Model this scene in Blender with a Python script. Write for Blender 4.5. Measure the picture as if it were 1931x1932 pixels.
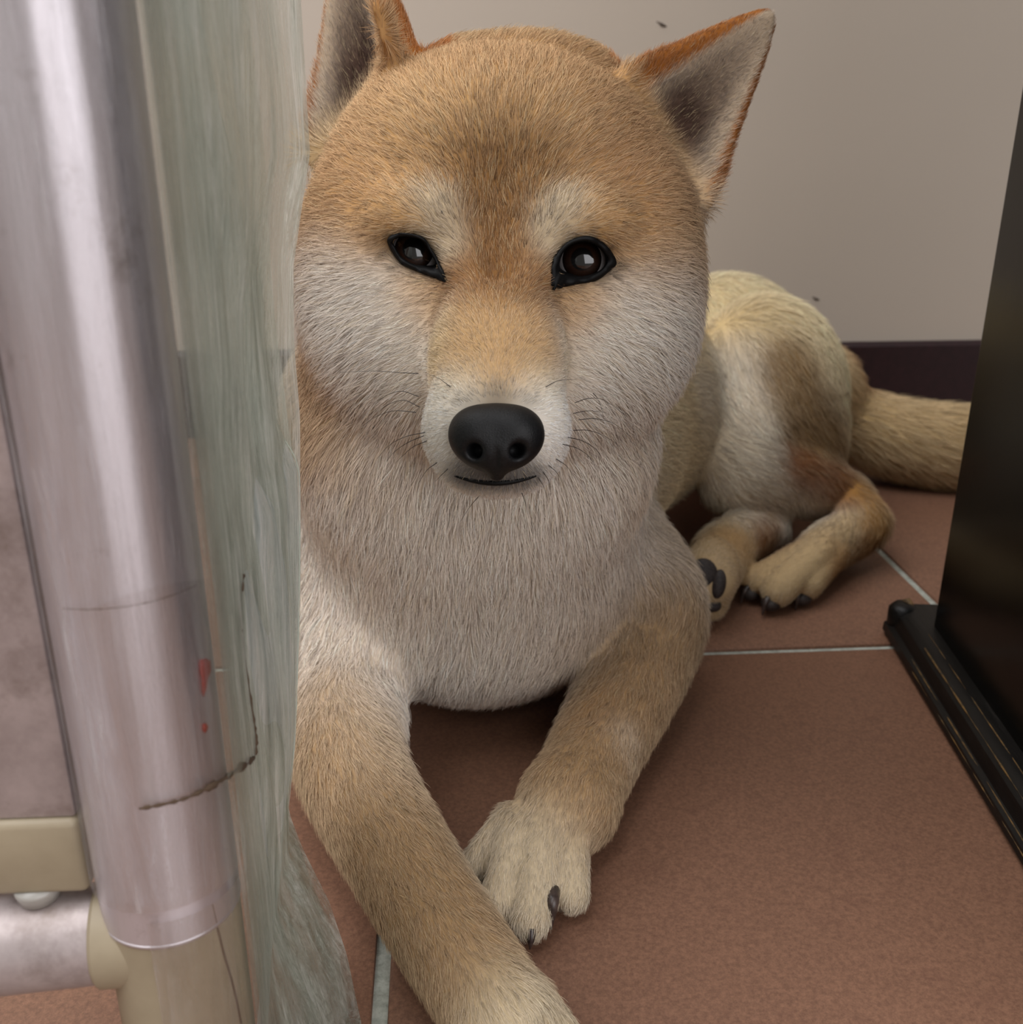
import bpy, bmesh, math, os, random
import numpy as np
from mathutils import Vector, Matrix

# ------------------------------------------------------------------ scene / camera / light
for o in list(bpy.data.objects):
    bpy.data.objects.remove(o, do_unlink=True)
SC = bpy.context.scene
COL = SC.collection
rng = np.random.default_rng(7)
random.seed(7)

W_PX, H_PX, F_PX = 1931.0, 1932.0, 1931.0
CAM_H = 0.30
PITCH = math.radians(20.9)
CP, SP = math.cos(PITCH), math.sin(PITCH)
CAM = np.array([0.0, 0.0, CAM_H])
AX_R = np.array([1.0, 0.0, 0.0])
AX_U = np.array([0.0, SP, CP])
AX_F = np.array([0.0, CP, -SP])

cam_d = bpy.data.cameras.new('camera')
cam_d.sensor_width = 36.0
cam_d.lens = 36.0 * F_PX / H_PX
cam_d.clip_start = 0.01
cam_d.dof.use_dof = True
cam_d.dof.focus_distance = 0.375
cam_d.dof.aperture_fstop = 17.0
cam = bpy.data.objects.new('camera', cam_d)
cam.location = CAM
cam.rotation_euler = (math.pi / 2 - PITCH, 0, 0)
COL.objects.link(cam)
SC.camera = cam

world = bpy.data.worlds.new('room_light')
SC.world = world
world.use_nodes = True
world.node_tree.nodes['Background'].inputs[0].default_value = (1.0, 0.95, 0.88, 1)
world.node_tree.nodes['Background'].inputs[1].default_value = 0.29


def area(name, loc, target, sx, sy, power, col):
    l = bpy.data.lights.new(name, 'AREA')
    l.shape = 'RECTANGLE'
    l.size, l.size_y = sx, sy
    l.energy = power
    l.color = col
    o = bpy.data.objects.new(name, l)
    o.location = loc
    o.rotation_euler = (Vector(target) - Vector(loc)).to_track_quat('-Z', 'Y').to_euler()
    COL.objects.link(o)
    return o


area('window_daylight', (-0.85, 0.05, 1.85), (0.05, 0.62, 0.1), 1.9, 1.9, 52.0, (0.98, 0.98, 1.0))
area('added_front_fill', (0.95, -1.25, 1.02), (0.0, 0.4, 0.40), 1.7, 1.8, 26.0, (0.98, 0.97, 1.0))  # added fill behind the camera, no real door; brightens the front and the pole

SC.view_settings.view_transform = 'Standard'
SC.view_settings.look = 'None'
SC.view_settings.gamma = 1.0
SC.view_settings.use_curve_mapping = False
SC.view_settings.exposure = -0.08


# ------------------------------------------------------------------ pixel helpers
def P(u, v, d):
    """point seen at pixel (u, v) at depth d along the camera axis"""
    return CAM + d * (AX_F + (u - 965.5) / F_PX * AX_R - (v - 966.0) / F_PX * AX_U)


def G(u, v, z=0.0):
    """point seen at pixel (u, v) that lies at height z above the floor"""
    r = AX_F + (u - 965.5) / F_PX * AX_R - (v - 966.0) / F_PX * AX_U
    return CAM + r * ((z - CAM_H) / r[2])


def Y(u, v, y):
    """point seen at pixel (u, v) that lies at distance y in front of the camera"""
    r = AX_F + (u - 965.5) / F_PX * AX_R - (v - 966.0) / F_PX * AX_U
    return CAM + r * (y / r[1])


def lin(r, g, b):
    f = lambda c: (c / 255 / 12.92) if c / 255 <= 0.04045 else ((c / 255 + 0.055) / 1.055) ** 2.4
    return np.array([f(r), f(g), f(b)])


def unit(v):
    v = np.asarray(v, float)
    return v / (np.linalg.norm(v) + 1e-12)


# ------------------------------------------------------------------ material helpers
class Mat:
    def __init__(s, name):
        s.m = bpy.data.materials.new(name)
        s.m.use_nodes = True
        s.t = s.m.node_tree
        s.b = s.t.nodes['Principled BSDF']
        s.out = s.t.nodes['Material Output']

    def n(s, kind, **kw):
        nd = s.t.nodes.new(kind)
        for k, v in kw.items():
            if k in nd.inputs:
                nd.inputs[k].default_value = v
            else:
                setattr(nd, k, v)
        return nd

    def l(s, a, b):
        s.t.links.new(a, b)

    def set(s, **kw):
        for k, v in kw.items():
            k = k.replace('_', ' ')
            i = s.b.inputs[k]
            i.default_value = (*v, 1) if hasattr(v, '__len__') and len(v) == 3 and i.type == 'RGBA' else v
        return s

    def noise(s, scale, detail=4, rough=0.55, coord='Object', stretch=None, dist=0.0):
        tc = s.n('ShaderNodeTexCoord')
        src = tc.outputs[coord]
        if stretch is not None:
            mp = s.n('ShaderNodeMapping')
            mp.inputs['Scale'].default_value = stretch
            s.l(src, mp.inputs['Vector'])
            src = mp.outputs[0]
        nz = s.n('ShaderNodeTexNoise')
        nz.inputs['Scale'].default_value = scale
        nz.inputs['Detail'].default_value = detail
        nz.inputs['Roughness'].default_value = rough
        nz.inputs['Distortion'].default_value = dist
        s.l(src, nz.inputs['Vector'])
        return nz.outputs['Fac']

    def ramp(s, fac, stops):
        r = s.n('ShaderNodeValToRGB')
        e = r.color_ramp.elements
        while len(e) < len(stops):
            e.new(0.5)
        for el, (p, c) in zip(e, stops):
            el.position = p
            el.color = (*c, 1) if len(c) == 3 else c
        s.l(fac, r.inputs[0])
        return r.outputs[0]

    def mix(s, fac, a, b, mode='MIX'):
        m = s.n('ShaderNodeMix', data_type='RGBA', blend_type=mode)
        if hasattr(fac, 'is_output'):
            s.l(fac, m.inputs[0])
        else:
            m.inputs[0].default_value = fac
        for i, x in ((6, a), (7, b)):
            if hasattr(x, 'is_output'):
                s.l(x, m.inputs[i])
            else:
                m.inputs[i].default_value = (*x, 1)
        return m.outputs[2]

    def bump(s, h, strength=0.2, dist=0.001):
        b = s.n('ShaderNodeBump')
        b.inputs['Strength'].default_value = strength
        b.inputs['Distance'].default_value = dist
        s.l(h, b.inputs['Height'])
        s.l(b.outputs[0], s.b.inputs['Normal'])
        return b.outputs[0]

    def base(s, c):
        if hasattr(c, 'is_output'):
            s.l(c, s.b.inputs['Base Color'])
        else:
            s.b.inputs['Base Color'].default_value = (*c, 1)
        return s


def simple(name, rgb, rough=0.5, metal=0.0, **kw):
    m = Mat(name)
    m.base(lin(*rgb))
    m.set(Roughness=rough, Metallic=metal, **kw)
    return m


# ------------------------------------------------------------------ object helpers
def link(o, parent=None):
    COL.objects.link(o)
    if parent is not None:
        o.parent = parent
    return o


def tag(o, label=None, cat=None, group=None, kind=None):
    for k, v in (('label', label), ('category', cat), ('group', group), ('kind', kind)):
        if v:
            o[k] = v
    return o


def empty(name, loc=(0, 0, 0)):
    o = bpy.data.objects.new(name, None)
    o.empty_display_size = 0.02
    o.location = loc
    return link(o)


def mesh_obj(name, verts, faces, mat, parent=None, smooth=True):
    me = bpy.data.meshes.new(name)
    me.from_pydata([tuple(map(float, v)) for v in verts], [], [tuple(map(int, f)) for f in faces])
    me.update()
    if smooth:
        me.polygons.foreach_set('use_smooth', [True] * len(me.polygons))
    o = bpy.data.objects.new(name, me)
    if mat is not None:
        me.materials.append(mat.m if isinstance(mat, Mat) else mat)
    link(o)
    if parent is not None:
        o.parent = parent
        o.matrix_parent_inverse = Matrix.Translation(parent.location).inverted() if parent.type == 'EMPTY' else Matrix()
    return o


def bm_obj(name, bm, mat, parent=None, smooth=False, auto=None):
    bmesh.ops.recalc_face_normals(bm, faces=bm.faces)
    me = bpy.data.meshes.new(name)
    bm.to_mesh(me)
    bm.free()
    if smooth:
        me.polygons.foreach_set('use_smooth', [True] * len(me.polygons))
    o = bpy.data.objects.new(name, me)
    me.materials.append(mat.m if isinstance(mat, Mat) else mat)
    link(o)
    if auto is not None:
        me.polygons.foreach_set('use_smooth', [True] * len(me.polygons))
        try:
            me.set_sharp_from_angle(angle=math.radians(auto))
        except Exception:
            pass
    if parent is not None:
        o.parent = parent
        o.matrix_parent_inverse = Matrix.Translation(parent.location).inverted() if parent.type == 'EMPTY' else Matrix()
    return o


def box_bm(c, size, rotz=0.0, bevel=0.0, seg=2):
    bm = bmesh.new()
    bmesh.ops.create_cube(bm, size=1.0)
    for v in bm.verts:
        v.co = Vector((v.co.x * size[0], v.co.y * size[1], v.co.z * size[2]))
    if bevel > 0:
        bmesh.ops.bevel(bm, geom=list(bm.edges), offset=bevel, segments=seg, affect='EDGES', profile=0.5)
    M = Matrix.Translation(Vector(c)) @ Matrix.Rotation(rotz, 4, 'Z')
    bmesh.ops.transform(bm, matrix=M, verts=bm.verts)
    return bm


def tube(points, radii, n=8, closed=False, caps=True):
    """swept tube; returns verts, faces"""
    pts = [np.asarray(p, float) for p in points]
    N = len(pts)
    if not hasattr(radii, '__len__'):
        radii = [radii] * N
    verts, faces = [], []
    up = None
    for i, p in enumerate(pts):
        if closed:
            t = unit(pts[(i + 1) % N] - pts[i - 1])
        else:
            t = unit(pts[min(i + 1, N - 1)] - pts[max(i - 1, 0)])
        if up is None:
            up = unit(np.cross(t, [0.31, 0.2, 0.93]))
        a = unit(up - t * np.dot(up, t))
        up = a
        b = np.cross(t, a)
        for k in range(n):
            an = 2 * math.pi * k / n
            verts.append(p + radii[i] * (math.cos(an) * a + math.sin(an) * b))
    M = N if closed else N - 1
    for i in range(M):
        j = (i + 1) % N
        for k in range(n):
            k2 = (k + 1) % n
            faces.append((i * n + k, i * n + k2, j * n + k2, j * n + k))
    if caps and not closed:
        faces.append(tuple(range(n))[::-1])
        faces.append(tuple((N - 1) * n + k for k in range(n)))
    return verts, faces


def catmull(pts, m=8):
    pts = [np.asarray(p, float) for p in pts]
    q = [2 * pts[0] - pts[1]] + pts + [2 * pts[-1] - pts[-2]]
    out = []
    for i in range(1, len(q) - 2):
        for k in range(m):
            t = k / m
            a, b, c, d = q[i - 1], q[i], q[i + 1], q[i + 2]
            out.append(0.5 * (2 * b + (c - a) * t + (2 * a - 5 * b + 4 * c - d) * t * t + (3 * b - a - 3 * c + d) * t ** 3))
    out.append(pts[-1])
    return out


# ------------------------------------------------------------------ the room
YAW = math.radians(3.9)                       # the room is turned a little against the camera
RX = np.array([math.cos(YAW), math.sin(YAW), 0])
RY = np.array([-math.sin(YAW), math.cos(YAW), 0])
TILE = 0.352
GR = 0.0058
corner = G(759, 1249)                         # a grout crossing hidden by the dog's chest

m_grout = Mat('tile_grout')
g1 = m_grout.noise(260, 5, 0.7)
m_grout.base(m_grout.ramp(g1, [(0.3, lin(138, 142, 132)), (0.62, lin(182, 186, 176))]))
m_grout.set(Roughness=0.85)
m_grout.bump(g1, 0.35, 0.0006)

m_tile = Mat('terracotta_tile')
ta = m_tile.noise(5.0, 4, 0.6)
tb = m_tile.noise(620, 4, 0.75)
tc_ = m_tile.noise(70, 4, 0.6)
c1 = m_tile.ramp(ta, [(0.3, lin(116, 83, 65)), (0.7, lin(130, 94, 74))])
c2 = m_tile.mix(m_tile.ramp(tb, [(0.36, (0, 0, 0)), (0.66, (1, 1, 1))]), lin(98, 70, 56), lin(152, 112, 89))
c3 = m_tile.mix(0.55, c1, c2)
c4 = m_tile.mix(m_tile.ramp(tc_, [(0.55, (0, 0, 0)), (0.8, (0.35, 0.35, 0.35))]), c3, lin(104, 70, 58))
m_tile.base(c4)
m_tile.set(Roughness=0.55, Specular_IOR_Level=0.35)
m_tile.bump(tb, 0.22, 0.0005)

bm = bmesh.new()
x0, x1, y0, y1 = -1.4, 1.4, -0.8, 1.05
fl_c = np.array([0.0, 0.0, 0.0])


def rp(a, b, z=0.0):
    """room coordinates (a across, b deep from the grout crossing) to world"""
    return corner + a * RX + b * RY + np.array([0, 0, z])


wall_pt = Y(1700, 643, 1.054)                 # top edge of the baseboard
WALL_B = float(np.dot(wall_pt - corner, RY))
BASE_H = float(wall_pt[2])

fv = [rp(-1.75, -1.42, -0.0022), rp(1.75, -1.42, -0.0022), rp(1.75, WALL_B + 0.02, -0.0022), rp(-1.75, WALL_B + 0.02, -0.0022)]
floor_v = fv + [v - np.array([0, 0, 0.03]) for v in fv]
floor = mesh_obj('floor', floor_v, [(0, 1, 2, 3), (7, 6, 5, 4), (0, 4, 5, 1), (1, 5, 6, 2), (2, 6, 7, 3), (3, 7, 4, 0)], m_grout, smooth=False)
tag(floor, 'terracotta tiled floor with pale grout', kind='structure')

tile_me = None
for i in range(-5, 5):
    for j in range(-4, 2):
        yb0, yb1 = j * TILE + GR / 2, (j + 1) * TILE - GR / 2
        cut = min(yb1, WALL_B - 0.003)
        if cut - yb0 < 0.02:
            continue
        sx = TILE - GR
        sy = cut - yb0
        if abs(cut - yb1) < 1e-6 and tile_me is not None:
            o = bpy.data.objects.new('tile', tile_me)
            link(o, floor)
        else:
            bmt = box_bm((0, 0, 0), (sx, sy, 0.008), bevel=0.0014, seg=2)
            o = bm_obj('tile', bmt, m_tile, floor, auto=40)
            if abs(cut - yb1) < 1e-6:
                tile_me = o.data
        c = rp((i + 0.5) * TILE, (yb0 + cut) / 2, -0.004)
        o.location = Vector(c)
        o.rotation_euler = (0, 0, YAW)

m_wall = Mat('painted_wall')
wn = m_wall.noise(520, 3, 0.6)
wn2 = m_wall.noise(2.2, 3, 0.5)
m_wall.base(m_wall.ramp(wn2, [(0.3, lin(196, 184, 170)), (0.7, lin(203, 191, 177))]))
m_wall.set(Roughness=0.75, Specular_IOR_Level=0.25)
m_wall.bump(wn, 0.25, 0.0006)
wv = []
for zz in (-0.03, 2.4):
    for dd in (0.0, 0.08):
        wv += [rp(-1.75, WALL_B + dd, zz), rp(1.75, WALL_B + dd, zz)]
wall = mesh_obj('wall_back', wv, [(0, 1, 5, 4), (2, 6, 7, 3), (0, 2, 3, 1), (4, 5, 7, 6), (0, 4, 6, 2), (1, 3, 7, 5)], m_wall, smooth=False)
tag(wall, 'warm off-white painted wall behind the dog', kind='structure')

m_base = Mat('dark_baseboard')
bn = m_base.noise(160, 4, 0.6)
m_base.base(m_base.ramp(bn, [(0.3, lin(34, 17, 20)), (0.75, lin(50, 26, 30))]))
m_base.set(Roughness=0.5)
bb = []
for a in (-1.75, 1.75):
    for (dd, zz) in ((0.0, 0.0), (-0.009, 0.0), (-0.009, BASE_H - 0.004), (-0.005, BASE_H), (0.0, BASE_H)):
        bb.append(rp(a, WALL_B + dd, zz))
baseb = mesh_obj('baseboard_back', bb, [(0, 1, 6, 5), (1, 2, 7, 6), (2, 3, 8, 7), (3, 4, 9, 8), (4, 0, 5, 9), (4, 3, 2, 1, 0), (5, 6, 7, 8, 9)], m_base, smooth=False)
tag(baseb, 'dark maroon baseboard along the wall', kind='structure')

m_mark = simple('wall_scuff', (92, 80, 70), 0.9)
for (u, v, du, dv) in ((1243, 48, 10, 5), (1538, 562, 7, 3)):
    pts = [Y(u - du, v - dv, 1.05), Y(u, v + 1, 1.05), Y(u + du, v + dv, 1.05)]
    pts = [p + RY * (WALL_B - np.dot(p - corner, RY)) for p in pts]
    vv, ff = tube(pts, [0.0003, 0.0016, 0.0003], 6)
    s = mesh_obj('scuff_mark', vv, ff, m_mark, wall)


# ------------------------------------------------------------------ black cabinet on the right
m_lac = Mat('black_lacquer')
ln = m_lac.noise(30, 4, 0.6)
m_lac.base(m_lac.ramp(ln, [(0.3, lin(8, 8, 7)), (0.8, lin(15, 14, 13))]))
m_lac.set(Roughness=0.24, Specular_IOR_Level=0.22)
ln2 = m_lac.noise(90, 3, 0.5)
m_lac.bump(ln2, 0.06, 0.001)
m_rail = Mat('worn_black_rail')
rn = m_rail.noise(40, 5, 0.7, stretch=(6, 0.6, 6))
rcol = m_rail.ramp(rn, [(0.35, lin(9, 8, 8)), (0.62, lin(17, 16, 15)), (0.8, lin(44, 41, 38))])
m_rail.base(rcol)
m_rail.set(Roughness=0.42, Specular_IOR_Level=0.25)
m_rail.bump(rn, 0.3, 0.001)
m_worn = Mat('bare_wood_edge')
wn_ = m_worn.noise(120, 4, 0.7)
m_worn.base(m_worn.ramp(wn_, [(0.4, lin(52, 42, 26)), (0.75, lin(140, 104, 52))]))
m_worn.set(Roughness=0.7)

ra = G(1690, 1232)
rb = G(1931, 1640)
rdir = unit(ra - rb)                     # along the cabinet, away from the camera
rout = np.array([-rdir[1], rdir[0], 0])  # away from the cabinet, to the left
if rout[0] > 0:
    rout = -rout
ra0 = ra.copy(); ra0[2] = 0
far = float(np.dot(G(1700, 1140, 0.02) - ra0, rdir))
far_panel = float(np.dot(G(1760, 1180, 0.02) - ra0, rdir))
NEAR = -0.34


def cab(s, o_, z):
    """s along, o_ outward (negative = into the cabinet), z up"""
    return ra0 + s * rdir + o_ * rout + np.array([0, 0, z])


cabinet = empty('black_cabinet', tuple(cab(-0.2, -0.2, 0)))
tag(cabinet, 'black lacquered cabinet with a worn base rail on the tiles', 'cabinet')


def prism_obj(name, prof, s0, s1, mat, smooth=False, auto=None, n=1, bevel=0):
    bmx = bmesh.new()
    rows = []
    for k in range(n + 1):
        s = s0 + (s1 - s0) * k / n
        rows.append([bmx.verts.new(cab(s, o_, z)) for (o_, z) in prof])
    for a, b in zip(rows, rows[1:]):
        for k in range(len(prof)):
            bmx.faces.new((a[k], a[(k + 1) % len(prof)], b[(k + 1) % len(prof)], b[k]))
    bmx.faces.new(rows[0][::-1])
    bmx.faces.new(rows[-1])
    if bevel:
        bmesh.ops.recalc_face_normals(bmx, faces=bmx.faces)
        bmesh.ops.bevel(bmx, geom=list(bmx.edges), offset=bevel, segments=3, affect='EDGES', profile=0.5)
    return bm_obj(name, bmx, mat, cabinet, smooth, auto)


pi_ = -0.019                              # the panel stands back from the rail's edge
prism_obj('side_panel', [(pi_, 0.018), (pi_, 1.15), (pi_ - 0.45, 1.15), (pi_ - 0.45, 0.018)], NEAR, far_panel, m_lac, bevel=0.002)
prism_obj('cabinet_top', [(pi_ + 0.012, 1.15), (pi_ + 0.012, 1.17), (pi_ - 0.46, 1.17), (pi_ - 0.46, 1.15)], NEAR, far_panel + 0.012, m_lac, bevel=0.002)
# base rail: rounded, stepped profile
prof = [(-0.03, 0.0), (-0.001, 0.0), (0.001, 0.003), (0.0005, 0.008), (-0.0025, 0.0095), (-0.0035, 0.012), (-0.0045, 0.0165), (-0.008, 0.0195), (-0.013, 0.0205), (-0.03, 0.0205)]
rail = prism_obj('base_rail', prof, NEAR, far, m_rail, auto=35, n=1, bevel=0)
prism_obj('plinth', [(-0.03, 0.0), (-0.03, 0.0185), (-0.46, 0.0185), (-0.46, 0.0)], NEAR, far_panel - 0.001, m_rail)
# rounded end of the rail
vv, ff = tube([cab(far - 0.004, -0.0085, 0.0005), cab(far - 0.004, -0.0085, 0.019), cab(far - 0.004, -0.0085, 0.0225)], [0.0085, 0.0085, 0.0055], 20)
mesh_obj('rail_end', vv, ff, m_rail, cabinet)
# worn edges where the wood shows through
for (o_, z, s0, s1, r, amp) in ((-0.0015, 0.0089, far - 0.05, far - 0.42, 0.00045, 0.0008), (-0.0062, 0.0186, far - 0.055, far - 0.46, 0.0005, 0.0009),
                                (0.0006, 0.0062, far - 0.06, far - 0.40, 0.00035, 0.0008), (-0.0125, 0.0204, far - 0.04, far - 0.36, 0.00035, 0.0008)):
    pts = []
    for k in range(40):
        s = s0 + (s1 - s0) * k / 39
        w = math.sin(k * 1.1 + o_ * 900) * 0.5 + random.uniform(-0.5, 0.5)
        pts.append(cab(s, o_ + 0.3 * amp * w, z + 0.3 * amp * w))
    rad = [r * random.choice((0.25, 0.6, 1.0, 1.2)) for _ in pts]
    vv, ff = tube(pts, rad, 5)
    mesh_obj('worn_edge', vv, ff, m_worn, cabinet)
vv, ff = tube([cab(far + 0.002, -0.009, 0.0212), cab(far - 0.001, -0.012, 0.0222), cab(far - 0.006, -0.0135, 0.0216)], [0.001, 0.0026, 0.001], 8)
mesh_obj('worn_edge', vv, ff, m_worn, cabinet)
vv, ff = tube([cab(far - 0.236, -0.0095, 0.0198), cab(far - 0.238, -0.0095, 0.0204), cab(far - 0.241, -0.0095, 0.0198)], [0.0008, 0.0018, 0.0008], 8)
mesh_obj('worn_edge', vv, ff, m_worn, cabinet)

# ------------------------------------------------------------------ aluminium rack on the left
m_alu = Mat('brushed_aluminium')
an1 = m_alu.noise(60, 5, 0.65, stretch=(1, 1, 0.12))
an2 = m_alu.noise(55, 5, 0.7)
acol = m_alu.ramp(an1, [(0.3, lin(206, 197, 200)), (0.7, lin(226, 219, 224))])
grime = m_alu.ramp(an2, [(0.60, (0, 0, 0)), (0.78, (0.55, 0.55, 0.55))])
m_alu.base(m_alu.mix(grime, acol, lin(120, 100, 84)))
m_alu.set(Metallic=0.8, Roughness=0.38, Anisotropic=0.85, Anisotropic_Rotation=0.25)
tg = m_alu.n('ShaderNodeTangent', direction_type='RADIAL', axis='Z')
m_alu.l(tg.outputs[0], m_alu.b.inputs['Tangent'])
m_alu.bump(m_alu.noise(35, 4, 0.6, stretch=(1, 1, 0.35)), 0.10, 0.002)

m_alu2 = Mat('dull_aluminium')
bn1 = m_alu2.noise(50, 6, 0.7)
bn2 = m_alu2.noise(38, 5, 0.7)
bcol = m_alu2.ramp(bn1, [(0.35, lin(160, 148, 146)), (0.65, lin(186, 174, 172))])
m_alu2.base(m_alu2.mix(m_alu2.ramp(bn2, [(0.50, (0, 0, 0)), (0.72, (0.7, 0.7, 0.7))]), bcol, lin(108, 92, 80)))
m_alu2.set(Metallic=0.35, Roughness=0.45)

m_beige = Mat('beige_plastic')
pn1 = m_beige.noise(45, 4, 0.6)
m_beige.base(m_beige.ramp(pn1, [(0.35, lin(148, 135, 112)), (0.7, lin(162, 149, 125))]))
m_beige.set(Roughness=0.5)
m_dirt = simple('grime_line', (84, 66, 50), 0.9)
m_red = simple('red_paint', (150, 38, 26), 0.4)
m_green = simple('teal_plastic', (52, 92, 86), 0.5)
m_clear = Mat('milky_bumper')
m_clear.base(lin(200, 196, 188))
m_clear.set(Roughness=0.3, Transmission_Weight=0.4)

PR_ = 0.018                                     # pole radius
T0 = P(325, 1695, 0.278)
PX, PY = float(T0[0]), float(T0[1])             # the pole's axis
ZT = float(T0[2])                               # where the sleeve ends and the tee begins

rack = empty('aluminium_rack', (PX, PY, 0.0))
tag(rack, 'round aluminium pole on beige plastic tee wrapped in clear film', 'rack')


def pipe(name, a, b, r, mat, seg=48, parent=None, caps=True):
    vv, ff = tube([a, b], r, seg, caps=caps)
    o = mesh_obj(name, vv, ff, mat, parent)
    try:
        o.data.set_sharp_from_angle(angle=math.radians(50))
    except Exception:
        pass
    return o


zz = np.linspace(ZT, 0.95, 2)
pole = pipe('pole', np.array([PX, PY, ZT]), np.array([PX, PY, 0.95]), PR_, m_alu, 72, rack)
# sleeve lip
vv, ff = tube([np.array([PX, PY, ZT - 0.0004]), np.array([PX, PY, ZT + 0.0006])], PR_ + 0.0001, 72)
mesh_obj('pole_rim', vv, ff, m_alu, rack)
# tee: upright body and side arm
hp0 = P(210, 1778, 0.268)
HZ = float(P(215, 1778, 0.275)[2])
PH = 0.0132                                      # radius of the cross pipe
hdir = unit(P(0, 1790, 0.268) - P(210, 1768, 0.272))
hdir[2] = 0
hdir = unit(hdir)
ax0 = np.array([PX, PY, HZ])
bmx = bmesh.new()


def add_tube(bmx, pts, rad, n=48):
    vv, ff = tube(pts, rad, n)
    vs = [bmx.verts.new(Vector(v)) for v in vv]
    for f in ff:
        bmx.faces.new([vs[i] for i in f])


add_tube(bmx, [np.array([PX, PY, z]) for z in (0.004, 0.006, ZT - 0.0006, ZT)], [PR_ - 0.002, PR_ - 0.0003, PR_ - 0.0003, PR_ - 0.0012], 64)
tee = bm_obj('tee_body', bmx, m_beige, rack, auto=40)
bmx = bmesh.new()
add_tube(bmx, [ax0 + hdir * 0.004, ax0 + hdir * 0.0190, ax0 + hdir * 0.0200], [PH + 0.0016, PH + 0.0012, PH + 0.0003], 48)
bm_obj('tee_arm', bmx, m_beige, rack, auto=40)
pipe('cross_pipe', ax0 + hdir * 0.0195, ax0 + hdir * 0.62, PH, m_alu2, 48, rack)
vv, ff = tube([np.array([PX, PY, -0.0]), np.array([PX, PY, 0.0045])], [PR_ * 1.02, PR_ * 1.02], 48)
mesh_obj('foot_cap', vv, ff, m_beige, rack)
far_leg = ax0 + hdir * 0.60
pipe('tee_body', np.array([far_leg[0], far_leg[1], 0.0]), np.array([far_leg[0], far_leg[1], ZT]), PR_ - 0.0003, m_beige, 40, rack)
pipe('pole', np.array([far_leg[0], far_leg[1], ZT]), np.array([far_leg[0], far_leg[1], 0.95]), PR_, m_alu, 40, rack)


def on_pole(u, v, lift=0.0002, rr=None):
    """point of the pole's skin seen at pixel (u, v)"""
    R = (rr or PR_) + lift
    r = AX_F + (u - 965.5) / F_PX * AX_R - (v - 966.0) / F_PX * AX_U
    ox, oy = CAM[0] - PX, CAM[1] - PY
    a = r[0] ** 2 + r[1] ** 2
    b = ox * r[0] + oy * r[1]
    c = ox * ox + oy * oy - R * R
    t = (-b - math.sqrt(max(b * b - a * c, 0))) / a
    return CAM + r * t


# two drops of red paint: thin raised patches on the pole
for ring in ([(377, 1245), (388, 1241), (398, 1246), (399, 1266), (393, 1282), (390, 1300), (385, 1316), (381, 1304), (380, 1284), (377, 1266)],
             [(382, 1366), (389, 1364), (394, 1371), (391, 1380), (386, 1384), (382, 1376)]):
    cu, cv = np.mean(ring, 0)
    rows = [[on_pole(cu + (u - cu) * f, cv + (v - cv) * f, h_) for u, v in ring] for f, h_ in ((1.0, -0.0002), (0.96, 0.0003), (0.55, 0.0007))]
    n_ = len(ring)
    vv = [p for r_ in rows for p in r_] + [on_pole(cu, cv, 0.0008)]
    ff = [(k * n_ + i, k * n_ + (i + 1) % n_, (k + 1) * n_ + (i + 1) % n_, (k + 1) * n_ + i) for k in range(2) for i in range(n_)]
    ff += [(2 * n_ + i, 2 * n_ + (i + 1) % n_, 3 * n_) for i in range(n_)]
    tag(mesh_obj('paint_drip', vv, ff, m_red, rack), 'red paint drip')
# seam and nicks on the tee
for pts in ([(400, 1705), (420, 1790), (440, 1860), (455, 1930)],):
    q = catmull([on_pole(u, v, 0.0, PR_ - 0.0003) for u, v in pts], 5)
    vv, ff = tube(q, [0.00035] * len(q), 6)
    mesh_obj('seam_line', vv, ff, m_dirt, rack)

# ------------------------------------------------------------------ folded bar with beige end cap behind the pole
bar = empty('folded_bar', tuple(P(100, 1650, 0.31)))
tag(bar, 'flat grey aluminium bars with a beige end cap resting on the cross pipe', 'folded frame')
BZ0 = HZ + PH + 0.0040                           # underside of the end cap
cap_c = G(100, 1660, BZ0)
bw = 0.0250
cap_h = 0.0230
CX, CY = PX - PR_ - 0.0010 - bw / 2, PY + 0.0035
bx_dir = unit(np.array([1.0, 0.06, 0]))
bang = math.atan2(bx_dir[1], bx_dir[0])
bm_obj('end_cap', box_bm((CX, CY, BZ0 + cap_h / 2), (bw, 0.024, cap_h), bang, 0.0022, 3), m_beige, bar, auto=40)
main = bm_obj('bar', box_bm((CX, CY + 0.0005, BZ0 + cap_h + 0.42), (bw - 0.001, 0.022, 0.84), bang, 0.0012, 2), m_alu2, bar, auto=40)
# groove line and the neighbouring strip
o2 = np.array([CX, CY, 0]) - bx_dir * 0.0240 + np.array([0, 0.001, 0])
bm_obj('bar', box_bm((o2[0], o2[1], BZ0 + 0.43), (0.0205, 0.020, 0.86), bang, 0.001, 2), m_alu2, bar, auto=40)
o3 = np.array([CX, CY, 0]) - bx_dir * 0.0135 + np.array([0, 0.004, 0])
bm_obj('spacer', box_bm((o3[0], o3[1], BZ0 + 0.02 + 0.4), (0.0016, 0.012, 0.80), bang), m_green, bar)
vv, ff = tube([np.array([CX - 0.002, CY - 0.0075, HZ + PH + 0.0001]), np.array([CX - 0.002, CY - 0.0075, BZ0 - 0.0008]), np.array([CX - 0.002, CY - 0.0075, BZ0 + 0.0006])], [0.0052, 0.0060, 0.0060], 28)
mesh_obj('bumper', vv, ff, m_clear, bar)

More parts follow.
